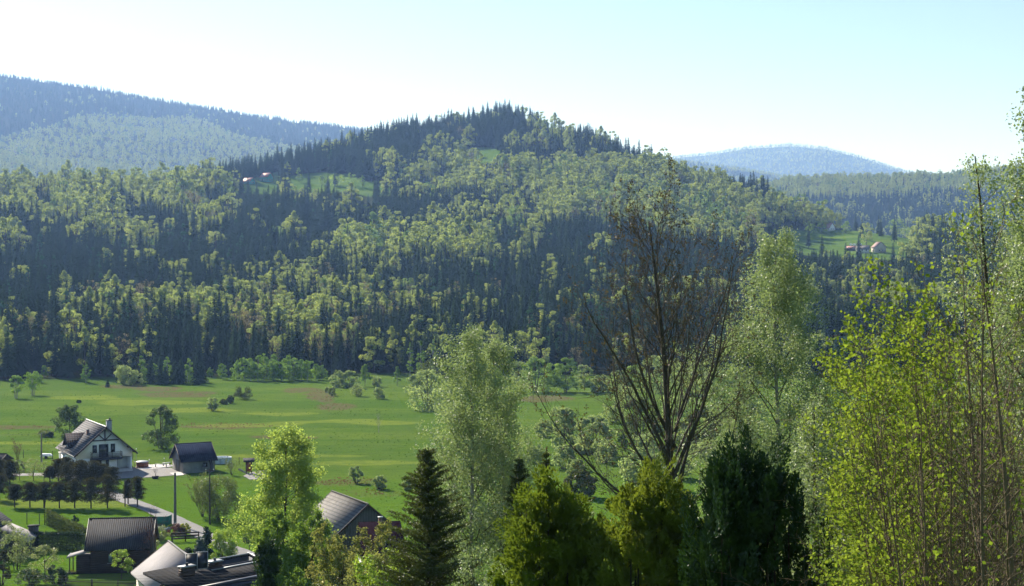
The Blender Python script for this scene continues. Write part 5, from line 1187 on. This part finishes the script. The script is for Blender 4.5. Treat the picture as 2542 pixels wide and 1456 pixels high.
for i, (x, y, tp, w) in enumerate(((1330, 1150, 1105, 60), (1480, 1075, 1030, 60), (1640, 1080, 1020, 80), (1780, 1060, 1000, 80), (1560, 1180, 1140, 60), (1690, 1190, 1130, 90), (1430, 1185, 1140, 56), (1390, 1060, 1010, 70), (1520, 1050, 1000, 80), (1600, 1140, 1070, 90), (1700, 1110, 1040, 90), (1500, 1150, 1090, 80), (1400, 1165, 1100, 70), (1760, 1150, 1090, 80), (1640, 1210, 1160, 90), (1350, 1085, 1040, 60), (1560, 1010, 960, 90), (1680, 1030, 970, 90), (2070, 1090, 1020, 90), (2130, 1050, 990, 70))):
    mtree('pale green willow bush in the wet meadow behind the near trees, %s from front' % ORD[i], x, y, tp, w, L_WILLOW, kind='b', leaf=.3, n=34, per=60, name='willow_bush', cat='willow', group='willow bushes of the wet meadow')
# trees on the hill clearings
for lb, x, y, h, r, lm, sh in (('yellow green willow in the left hill clearing', 838, 462, 12, 7.5, L_YELLOW, 'round'), ('light green tree right of the yellowish willow in the clearing', 872, 464, 13, 5, L_BIRCHF, 'egg'), ('small green tree in the hill clearing', 800, 458, 9, 4, L_GREEN, 'round'), ('slim green tree at the right of the hill clearing', 900, 466, 12, 3, L_BIRCHF, 'column'),
    ('broad shade tree on the top edge of the right hill meadow', 2225, 594, 17, 9, L_GREEN, 'round'), ('tree beside the broad one on the right hill meadow', 2262, 600, 12, 6, L_GREEN, 'round'), ('oval tree at the upper left of the right hill meadow', 2010, 590, 14, 5, L_GREEN, 'egg'), ('pair of pale trees left of the red roofed house', 2040, 580, 11, 4.5, L_BIRCHF, 'egg'), ('small pointed tree in the lower left of the hill meadow', 1966, 606, 10, 3.6, L_GREEN, 'cone'), ('pale tree behind the red roofed house', 2100, 580, 11, 4, L_BIRCHF, 'egg'),
    ('dark tree between the teal houses and the clearing', 742, 452, 14, 4, L_GREEN, 'cone')):
    tree(lb, (x, y), h, r, lm, sh, .12, 30, 30, .7, 'hill_tree', 'tree', seed=int(x))

# ------------------------------------------------------------------ trees near the camera
L_NBIRCH = leafmat('leaves_near_birch', (.165, .225, .115), (.225, .285, .16), .46, .045, .5, nscale=.8)
L_NMAPLE = leafmat('leaves_near_maple', (.15, .22, .03), (.23, .29, .05), .46, 0, .35, nscale=.8)
L_NTHUJA = leafmat('sprays_golden_thuja', (.09, .135, .02), (.165, .20, .034), .38, .01, .4, nscale=1.2)
L_NCYP = leafmat('sprays_dark_cypress', (.016, .040, .014), (.024, .055, .018), .18, .02, .4, nscale=1.5)
L_NSPR = leafmat('needles_near_spruce', (.045, .068, .020), (.085, .100, .028), .3, .02, .4, nscale=1.2)
L_MAPLE2 = leafmat('leaves_mid_maple', (.27, .35, .11), (.35, .41, .15), .5, 0, nscale=.6)
L_MIDG = leafmat('leaves_mid_green', (.12, .20, .045), (.18, .25, .06), .45, 0, nscale=.6)
L_BUD = leafmat('leaves_cherry_buds', (.20, .23, .08), (.25, .22, .11), .4, 0, nscale=.9)
L_BLOS = leafmat('white_blossom', (.62, .58, .56), (.7, .68, .66), .4, 0)
def nground(xd, D, dz=-.1): x = (xd - 1271) / F * D; return Vector((x, D, gz(x, D) + dz))
def ztop(yd, D): return CAMZ + (690 - yd) / F * D
def birch(label, xd, D, ytop, rad, nleaf, leaf, seed, stems=1, narrow=.55):
    rg = np.random.default_rng(seed); p = nground(xd, D); h = ztop(ytop, D) - p.z; out = []
    def shp(t): return (1 - t) ** narrow * min(1, .35 + t * 2.2) * rg.choice([.7, .9, 1.0, 1.15]) + .05
    S = dict(seg=[14, 6, 4, 3], wig=[.018, .07, .12, .15], up=[.1, .35, .05, -.55], n=[52, 9, 4], t0=[.12, .15, .2], t1=.985, ang=[44, 42, 44], len=[rad * 1.15 / h, .46, .55], shape=[shp, lambda t: 1 - .6 * t, lambda t: 1], rr=.38, rmin=.003, tip=.12)
    for s in range(stems): grow(rg, ((s - (stems - 1) / 2) * .3, 0, 0), ((s - (stems - 1) / 2) * .07, 0, 1), h * (1 - .08 * s), .085 + h * .003, 0, S, out)
    t = thing('birch_tree', label, 'birch', tuple(p)); tr = [o for o in out if o[2] == 0]; br = [o for o in out if o[2] in (1, 2)]
    wood(tr, (10,)).build('trunk', BARK_PALE if seed % 2 == 0 else BARK, t); wood(br, (0, 5, 3)).build('branches', BARK, t)
    P = along(rg, out, (2, 3), nleaf, .10); P = P[P[:, 2] > .6]
    mb = MB(); mb.quads4(leafquads(rg, P, leaf, None, 1, .72, .35)); mb.build('crown', L_NBIRCH, t); return t
birch('near birch with glinting leaves, left of the two standing close together', 1168, 50, 834, 3.3, 60000, .068, 12)
birch('near birch with glinting leaves, right and slightly lower of the close pair', 1272, 52, 852, 3.0, 52000, .068, 14)
birch('tall full birch standing right of the bare ash', 1940, 42, 596, 4.1, 112000, .060, 16, 1, .62)
birch('tall birch cut off by the right edge of the picture', 2572, 27, 205, 2.7, 60000, .06, 18, 1, .7)
birch('leafy birch filling the right edge above the thicket, left of the tallest', 2548, 31, 380, 2.1, 42000, .06, 23, 2, .6)
birch('low loose birch at the lower right behind the dark conifer', 2085, 36, 1010, 2.1, 60000, .06, 21, 3, .6)
def ash():
    rg = np.random.default_rng(5); D = 35; p = nground(1678, D); h = ztop(548, D) - p.z; out = []
    S = dict(seg=[18, 10, 6, 4], wig=[.014, .10, .15, .18], up=[.08, .5, .4, .3], n=[34, 11, 4], t0=[.42, .16, .2], t1=.97, ang=[32, 36, 40], len=[.36, .42, .45], shape=[lambda t: .35 + (1 - t) * 1.1, lambda t: 1.15 - .7 * t, lambda t: 1], rr=.34, rmin=.006, tip=.10)
    grow(rg, (0, 0, 0), (-.005, 0, 1), h, .17, 0, S, out)
    S2 = dict(S); S2['seg'] = [11, 6, 4]; S2['wig'] = [.085, .15, .18]; S2['up'] = [.7, .4, .3]; S2['n'] = [16, 5]; S2['t0'] = [.12, .2]; S2['ang'] = [34, 40]; S2['len'] = [.36, .42]; S2['shape'] = [lambda t: 1.15 - .75 * t, lambda t: 1]
    for z, tx, ty, tz, L, r in ((5.3, -1.15, .1, .62, 5.2, .055), (5.6, -.9, -.4, .75, 4.8, .06), (5.9, -.78, .5, .9, 4.9, .06), (6.1, .5, .2, .9, 5.2, .06), (6.5, -.52, -.2, 1, 5.6, .07), (6.6, .3, -.3, 1, 6.0, .065), (7.2, -.45, .2, 1, 5.2, .06), (5.0, -1.0, .6, .7, 4.0, .045), (7.6, .34, .2, 1, 5.0, .05), (5.5, .8, -.2, .7, 3.6, .04)):
        grow(rg, (0, 0, z), (tx, ty, tz), L, r * .8, 0, S2, out)
    t = thing('bare_ash_tree', 'bare ash tree with dark upswept branches and small brown bud tufts', 'ash tree', tuple(p)); tr = out[:1]; br = out[1:]
    wood(tr, (10,)).build('trunk', BARK_ASH, t); wood(br, (7, 5, 4, 3)).build('branches', BARK_ASH, t)
    tips = np.array([o[0][-1] for o in br]); tips = tips[rg.uniform(size=len(tips)) < .42]; P = np.repeat(tips, 7, 0) + rg.normal(size=(len(tips) * 7, 3)) * .035
    mb = MB(); mb.quads4(leafquads(rg, P, .055)); mb.build('bud_tufts', leafmat('ash_buds', (.085, .070, .035), (.045, .036, .025), .3, .02, nscale=2), t)
ash()
def stems_bush():
    """the thicket of tall young maple stems at the right"""
    rg = np.random.default_rng(77); info = []
    defs = []
    for i in range(15):
        xd = 2330 + i * 14 + rg.uniform(-6, 6); D = rg.uniform(19.5, 25); k = np.clip((2540 - xd) / 200, 0, 1)
        defs.append((xd, D, -.02 - .10 * k * rg.uniform(.3, 1.1), rg.uniform(6.6, 7.8) + .8 * k))
    defs += [(2512, 16.5, -.012, 8.2), (2462, 18, -.015, 8.4), (2420, 18.5, -.02, 8.0), (2545, 19, .0, 8.6), (2345, 18, -.05, 7.6)]
    for i, (xd, D, lean, L) in enumerate(defs):
        out = []; p = nground(xd, D); big = i >= 15; r = .06 if big else rg.uniform(.03, .048); leafy = np.clip((2600 - xd) / 170, .35, 1.0)
        S = dict(seg=[12, 9, 6, 3], wig=[.025, .05, .10, .13], up=[.06, .22, .2, .1], n=[19, 9, 4], t0=[.14, .2, .25], t1=.97, ang=[46, 36, 38], len=[.34, .34, .4], shape=[lambda t: 1.25 - .95 * t, lambda t: 1.1 - .5 * t, lambda t: 1], rr=.45, rmin=.004, tip=.06, bias=np.array([-.34, 0, .05]) if not big else np.array([-.15, 0, .1]))
        grow(rg, (0, 0, 0), (lean, rg.normal() * .06, 1), L, r, 0, S, out)
        lab = 'young maple in yellow green leaf' if leafy > .45 else 'nearly bare young maple'
        place = ('at the outer left of the thicket' if xd < 2390 else 'in mid thicket' if xd < 2450 else 'in the dense right part')
        if big: place = 'thick upright stem, number %s from the right among the thick ones' % ('one', 'three', 'four', 'zero', 'five')[i - 15]
        lab = lab + ' ' + place
        if big: lab = ('thickest upright brown stem near the right edge', 'thick brown stem left of the thickest one', 'third thick brown stem from the right edge', 'straight brown stem touching the right edge', 'thick brown stem leaning left above the white gable')[i - 15]
        lab += '' if big else ', %s' % ORD[i]; t = thing('young_maple', lab, 'maple', tuple(p), 0, 'young maples of the right hand thicket')
        wood([o for o in out if o[2] == 0], (8,)).build('trunk', BARK_STEM, t); wood([o for o in out if o[2] > 0], (0, 4, 3, 3)).build('branches', BARK_STEM, t)
        n = int(4500 * leafy)
        P = along(rg, out, (2, 3), n, .045)
        xx = 1271 + F * (P[:, 0] + p.x) / D
        P = P[(rg.uniform(size=len(P)) < np.clip((2460 - xx) / 200, .14, 1)) & (xx > 2055 + rg.normal(0, 18, len(P)))]
        mb = MB(); mb.quads4(leafquads(rg, P, .058, np.array([[0, -.1, .35]]), 1, .8, .25)); mb.build('leaves', L_NMAPLE, t)
stems_bush()
def bare_stems():
    rg = np.random.default_rng(91)
    for i in range(24):
        xd = 2290 + i * 11.2 + rg.uniform(-6, 6); D = rg.uniform(15.5, 19.5); p = nground(xd, D); out = []; k = (2560 - xd) / 280
        S = dict(seg=[12, 7, 5], wig=[.022, .06, .11], up=[.06, .3, .25], n=[24, 7], t0=[.2, .15], t1=.97, ang=[40, 36], len=[.25, .42], shape=[lambda t: 1.25 - .9 * t, lambda t: 1.1 - .6 * t], rr=.5, rmin=.0045, tip=.06)
        grow(rg, (0, 0, 0), (-.02 - .1 * k, rg.normal() * .06, 1), rg.uniform(5.6, 7.4), rg.uniform(.024, .042), 0, S, out)
        t = thing('bare_sapling', 'leafless brown sapling with fine twigs in the right hand thicket, %s from its left' % ORD[i], 'sapling', tuple(p), 0, 'bare saplings of the right hand thicket')
        wood(out[:1], (7,)).build('trunk', BARK_STEM, t); wood(out[1:], (0, 4, 3)).build('branches', BARK_STEM, t)
bare_stems()
def thuja(label, xd, D, ytop, w, lm, seed, spires, name='thuja', n=760, per=150, plume=.36, sp=.07, upr=.7, wide=.42):
    """conifer made of feathery plumes rooted on several spires"""
    rg = np.random.default_rng(seed); p = nground(xd, D); h = ztop(ytop, D) - p.z; r = w / F * D / 2; cs = []
    for i in range(spires):
        a = i * 2.4 + rg.uniform(-.4, .4); q = (i / spires) ** .5 * .68
        cs.append((math.cos(a) * r * q, math.sin(a) * r * q, h - r * (.8 * q ** 1.5 + rg.uniform(0, .55)) * (i > 0), r * rg.uniform(.42, .58)))
    cs = np.array(cs); k = rg.integers(0, len(cs), n); u = rg.uniform(0, 1, n) ** .55; a = rg.uniform(0, 6.28, n)
    zt = np.clip((1 - u) * cs[k, 2] / (2.3 * cs[k, 3]), 0, 1); rr = cs[k, 3] * zt ** .5 * rg.uniform(.55, 1.1, n)
    B = np.stack([cs[k, 0] + np.cos(a) * rr, cs[k, 1] + np.sin(a) * rr, u * cs[k, 2] - plume * .5], 1)
    Dr = np.stack([np.cos(a) * (1 - upr), np.sin(a) * (1 - upr), np.full(n, upr)], 1) + rg.normal(size=(n, 3)) * .16; Dr /= np.linalg.norm(Dr, axis=1)[:, None]
    L = plume * rg.uniform(.6, 1.45, n); t_ = rg.uniform(0, 1, n * per); Br = np.repeat(B, per, 0); DD = np.repeat(Dr, per, 0); LL = np.repeat(L, per)[:, None]
    S1 = rdir(rg, n); S1 = np.cross(Dr, S1); S1 /= np.linalg.norm(S1, axis=1)[:, None]; SS = np.repeat(S1, per, 0)
    wdt = (wide * np.sin(np.clip(t_ * .9 + .08, 0, 1) * math.pi) ** .8 * rg.uniform(-1, 1, n * per))[:, None] * LL
    P = Br + DD * LL * t_[:, None] + SS * wdt + rg.normal(size=(n * per, 3)) * .012
    U = DD + SS * np.sign(wdt) * .55 + rg.normal(size=(n * per, 3)) * .25; U /= np.linalg.norm(U, axis=1)[:, None]
    N = np.cross(U, SS) + rg.normal(size=(n * per, 3)) * .35; W = np.cross(N, U); W /= np.linalg.norm(W, axis=1)[:, None]; s = (sp * rg.uniform(.6, 1.4, n * per))[:, None]
    Q = np.stack([P, P + U * s * .5 + W * s * .2, P + U * s, P + U * s * .5 - W * s * .2], 1)
    t = thing(name, label, 'conifer', tuple(p)); mb = MB(); mb.quads4(Q); mb.build('foliage', lm, t); wd = MB()
    for c in cs: wd.tube([(c[0] * .3, c[1] * .3, -.1), (c[0], c[1], c[2] * .55), (c[0], c[1], c[2] * .93)], [.05, .03, .006], 5)
    wd.build('stems', BARK_DARK, t); return t
thuja('golden green bushy conifer, left of the two golden ones', 1370, 27, 1186, 300, L_NTHUJA, 31, 15, 'golden_thuja')
thuja('golden green bushy conifer, right and slightly taller of the two golden ones', 1630, 26, 1162, 290, L_NTHUJA, 33, 15, 'golden_thuja')
thuja('very dark green bushy conifer with upright plumes beside the golden ones', 1856, 24, 1106, 345, L_NCYP, 35, 15, 'dark_cypress', n=900, plume=.55, upr=.88, wide=.2)
def near_spruce(label, xd, D, ytop, wbot, seed, n=1.0, mat=None):
    rg = np.random.default_rng(seed); p = nground(xd, D); h = ztop(ytop, D) - p.z; rb = wbot / F * D / 2; out = []; P = []; wd = MB()
    wd.tube([(0, 0, 0), (0, 0, h * .5), (0, 0, h)], [.10, .06, .012], 7)
    for i in range(70):
        t = .06 + .93 * (i + rg.uniform(-.5, .5)) / 70.5; z = h * t; L0 = rb * (1 - t) ** .72 + .06
        for b in range(6):
            a = rg.uniform(0, 6.28); L = L0 * rg.uniform(.6, 1.25); el = .35 + .5 * t; c, s = math.cos(a), math.sin(a)
            q0 = np.array([0, 0, z]); q1 = q0 + [c * L * .55, s * L * .55, L * (el - .32)]; q2 = q0 + [c * L, s * L, L * (el * .75)]
            wd.tube([q0, q1, q2], [.014, .009, .003], 3)
            m = int(L * 190 * n) + 16; f = rg.uniform(.12, 1, m)[:, None]; base = np.where(f < .55, q0 + (q1 - q0) * f / .55, q1 + (q2 - q1) * (f - .55) / .45)
            side = rg.uniform(-1, 1, m)[:, None] * .34 * L * (1.1 - f); base = base + np.array([-s, c, 0]) * side + rg.normal(size=(m, 3)) * .025; P.append(base)
    P = np.vstack(P); t = thing('young_spruce', label, 'spruce', tuple(p)); mb = MB(); mb.quads4(leafquads(rg, P, .08, None, 1, .32, .2)); mb.build('foliage', L_NSPR, t); wd.build('trunk', BARK_DARK, t); return t
near_spruce('young dark spruce with open upswept branches left of the birches', 1063, 45, 1112, 360, 51, 1.1)
near_spruce('smaller dark spruce hidden behind the right birch of the pair', 1290, 47, 1135, 170, 52, 1.0)
near_spruce('thin leafless looking spruce tip between the golden conifer and the birches', 1356, 40, 1112, 70, 53, .12)
def mid_tree(label, xd, D, ytop, rad, nleaf, leaf, lm, seed, name='leafy_tree', cat='tree', ang=52, spread=.09, wm=BARK, stems=1, n0=24, tr=.11, t0=.2, shp=None, levels=(2, 3), extra=None):
    rg = np.random.default_rng(seed); p = nground(xd, D); h = ztop(ytop, D) - p.z; out = []
    S = dict(seg=[12, 7, 4, 3], wig=[.03, .08, .12, .15], up=[.1, .22, .15, .05], n=[n0, 8, 4], t0=[t0, .2, .2], t1=.98, ang=[ang, 40, 42], len=[rad * 1.1 / h, .40, .5], shape=[shp or (lambda t: (1 - t) ** .6 * min(1, .6 + t) + .08), lambda t: 1.1 - .6 * t, lambda t: 1], rr=.42, rmin=.006, tip=.12)
    for s in range(stems): a = s * 2.4; grow(rg, (math.cos(a) * .15 * (stems > 1), math.sin(a) * .15 * (stems > 1), 0), (math.cos(a) * .2 * (stems > 1), math.sin(a) * .2 * (stems > 1), 1), h * (1 - .05 * s), tr, 0, S, out)
    t = thing(name, label, cat, tuple(p)); wood([o for o in out if o[2] == 0], (9,)).build('trunk', wm, t); wood([o for o in out if o[2] in (1, 2)], (0, 5, 3)).build('branches', wm, t)
    mb = MB(); mb.quads4(leafquads(rg, along(rg, out, levels, nleaf, spread), leaf, np.array([[0, 0, .5]]), 1, .8)); mb.build('crown', lm, t)
    if extra: P = along(rg, out, levels, extra[1], spread); P = P[(P[:, 2] < h * .62)]; mb = MB(); mb.quads4(leafquads(rg, P, leaf)); mb.build('blossom', extra[0], t)
    return t
mid_tree('tall light yellow green maple standing in front of the meadow', 700, 97, 1062, 4.0, 34000, .14, L_MAPLE2, 61, 'maple_tree', 'maple', n0=30, ang=58, spread=.2, tr=.17, t0=.3)
mid_tree('mid green leafy tree crowding the foot of the light maple', 735, 84, 1262, 2.3, 26000, .13, L_MIDG, 62, 'leafy_tree', n0=22, stems=2, tr=.12)
mid_tree('budding cherry tree with brownish green clusters in front of the maroon roof', 850, 72, 1305, 2.2, 16000, .115, L_BUD, 63, 'cherry_tree', 'cherry tree', ang=40, spread=.05, stems=3, n0=16, t0=.2, tr=.07, extra=(L_BLOS, 1600), shp=lambda t: 1.1 - .75 * t)
mid_tree('yellow green bush filling the bottom edge below the maroon roof', 940, 58, 1375, 1.6, 16000, .095, L_YELLOW, 64, 'leafy_bush', 'bush', ang=45, stems=4, n0=14, t0=.1, tr=.04)
mid_tree('second brownish budding bush left of the young spruce', 900, 64, 1385, 1.6, 9000, .10, L_BUD, 65, 'budding_bush', 'bush', ang=42, stems=3, n0=14, t0=.1, tr=.05)
mid_tree('green bush low between the tree foot and the dark roof', 690, 78, 1405, 1.0, 9000, .11, L_MIDG, 66, 'leafy_bush', 'bush', stems=3, n0=12, t0=.1, tr=.04)
mid_tree('thin leaved green bush low at the right behind the birch', 2060, 34, 1230, 1.4, 15000, .06, L_NBIRCH, 67, 'leafy_bush', 'bush', stems=4, n0=14, t0=.1, tr=.03)
mid_tree('green undergrowth bush at the foot of the maple thicket', 2215, 28, 1270, 1.2, 14000, .055, L_MIDG, 68, 'leafy_bush', 'bush', stems=4, n0=14, t0=.1, tr=.03)
mid_tree('green bush low behind the tall stems left of the white gable', 2310, 32, 1250, 1.5, 14000, .06, L_MIDG, 69, 'leafy_bush', 'bush', stems=4, n0=14, t0=.1, tr=.03)
mid_tree('green shrub filling the gap between the golden conifers and the birch pair', 1225, 40, 1330, 1.2, 14000, .06, L_NBIRCH, 70, 'leafy_bush', 'bush', stems=4, n0=14, t0=.1, tr=.03)
thuja('slim columnar juniper beside the end of the dark roof', 662, 78, 1345, 56, L_DARK, 37, 4, 'columnar_juniper', n=160, per=90, sp=.15, plume=.6, upr=.8)

# ------------------------------------------------------------------ rough grass of the meadow
def tufts():
    rg = np.random.default_rng(9); ms = []
    cols = (('grass_blades_green', (.07, .15, .028), (.12, .21, .04)), ('grass_blades_pale', (.13, .22, .05), (.18, .25, .06)), ('grass_blades_dark', (.07, .14, .02), (.09, .16, .03)))
    cols += (('grass_blades_brown', (.15, .10, .06), (.20, .14, .09)),)
    for c in cols:
        m = leafmat(c[0], c[1], c[2], .35, 0); n = 16; a = rg.uniform(0, 6.28, n); r = rg.uniform(.0, .32, n); b = np.stack([np.cos(a) * r, np.sin(a) * r, np.zeros(n)], 1); h = rg.uniform(.12, .34, n)[:, None]
        d = rg.normal(size=(n, 3)) * .25 + [0, 0, 1]; s = rdir(rg, n) * [1, 1, 0] * .07
        ms.append(mesh_np('tuft', np.stack([b - s, b + s, b + d * h + s * .3, b + d * h - s * .3], 1).reshape(-1, 3), np.arange(n * 4).reshape(n, 4), None, [m]))
    n = 22000; yd = rg.uniform(948, 1456, n) ; xd = rg.uniform(-20, 2560, n); k = (yd - 690) / F; D = 32 / k; x = (xd - 1271) / F * D; y = D
    ok = ~((xd < 690) & (yd > 1125)) & (D > 146) & (D < 434)
    dens = fnoise(x, y, 14, 55, 3); ok &= rg.uniform(size=n) < np.clip(.45 + dens * 2.4, .08, 1)
    x, y = x[ok], y[ok]; kk = fnoise(x, y, 26, 61, 3); pk = np.where(kk > .08, 1, np.where(kk < -.1, 2, 0)); pk = np.where(rg.uniform(size=len(x)) < .25, rg.integers(0, 3, len(x)), pk)
    n = 30000; q = rg.uniform(0, 1, (n, 2)); qx = q[:, 0] * 2500; qy = 955 + q[:, 1] * 290; hit = ellmask([d for d in DRY if d[1] > 960], qx, qy) > .4
    Db = 32 * F / (qy[hit] - 690); xb = (qx[hit] - 1271) / F * Db; cut = fnoise(xb, Db, 6, 71, 3) > -.03; xb = xb[cut]; Db = Db[cut]
    x = np.concatenate([x, xb]); y = np.concatenate([y, Db]); pk = np.concatenate([pk, np.full(len(xb), 3)])
    gn_scatter('meadow_grass', 'rough tufted grass growing all over the wide meadow', 'grass', np.stack([x, y, terrain(x, y)], 1), rg.uniform(0, 6.28, len(x)), rg.uniform(.3, .7, len(x)), pk, ms)
tufts()
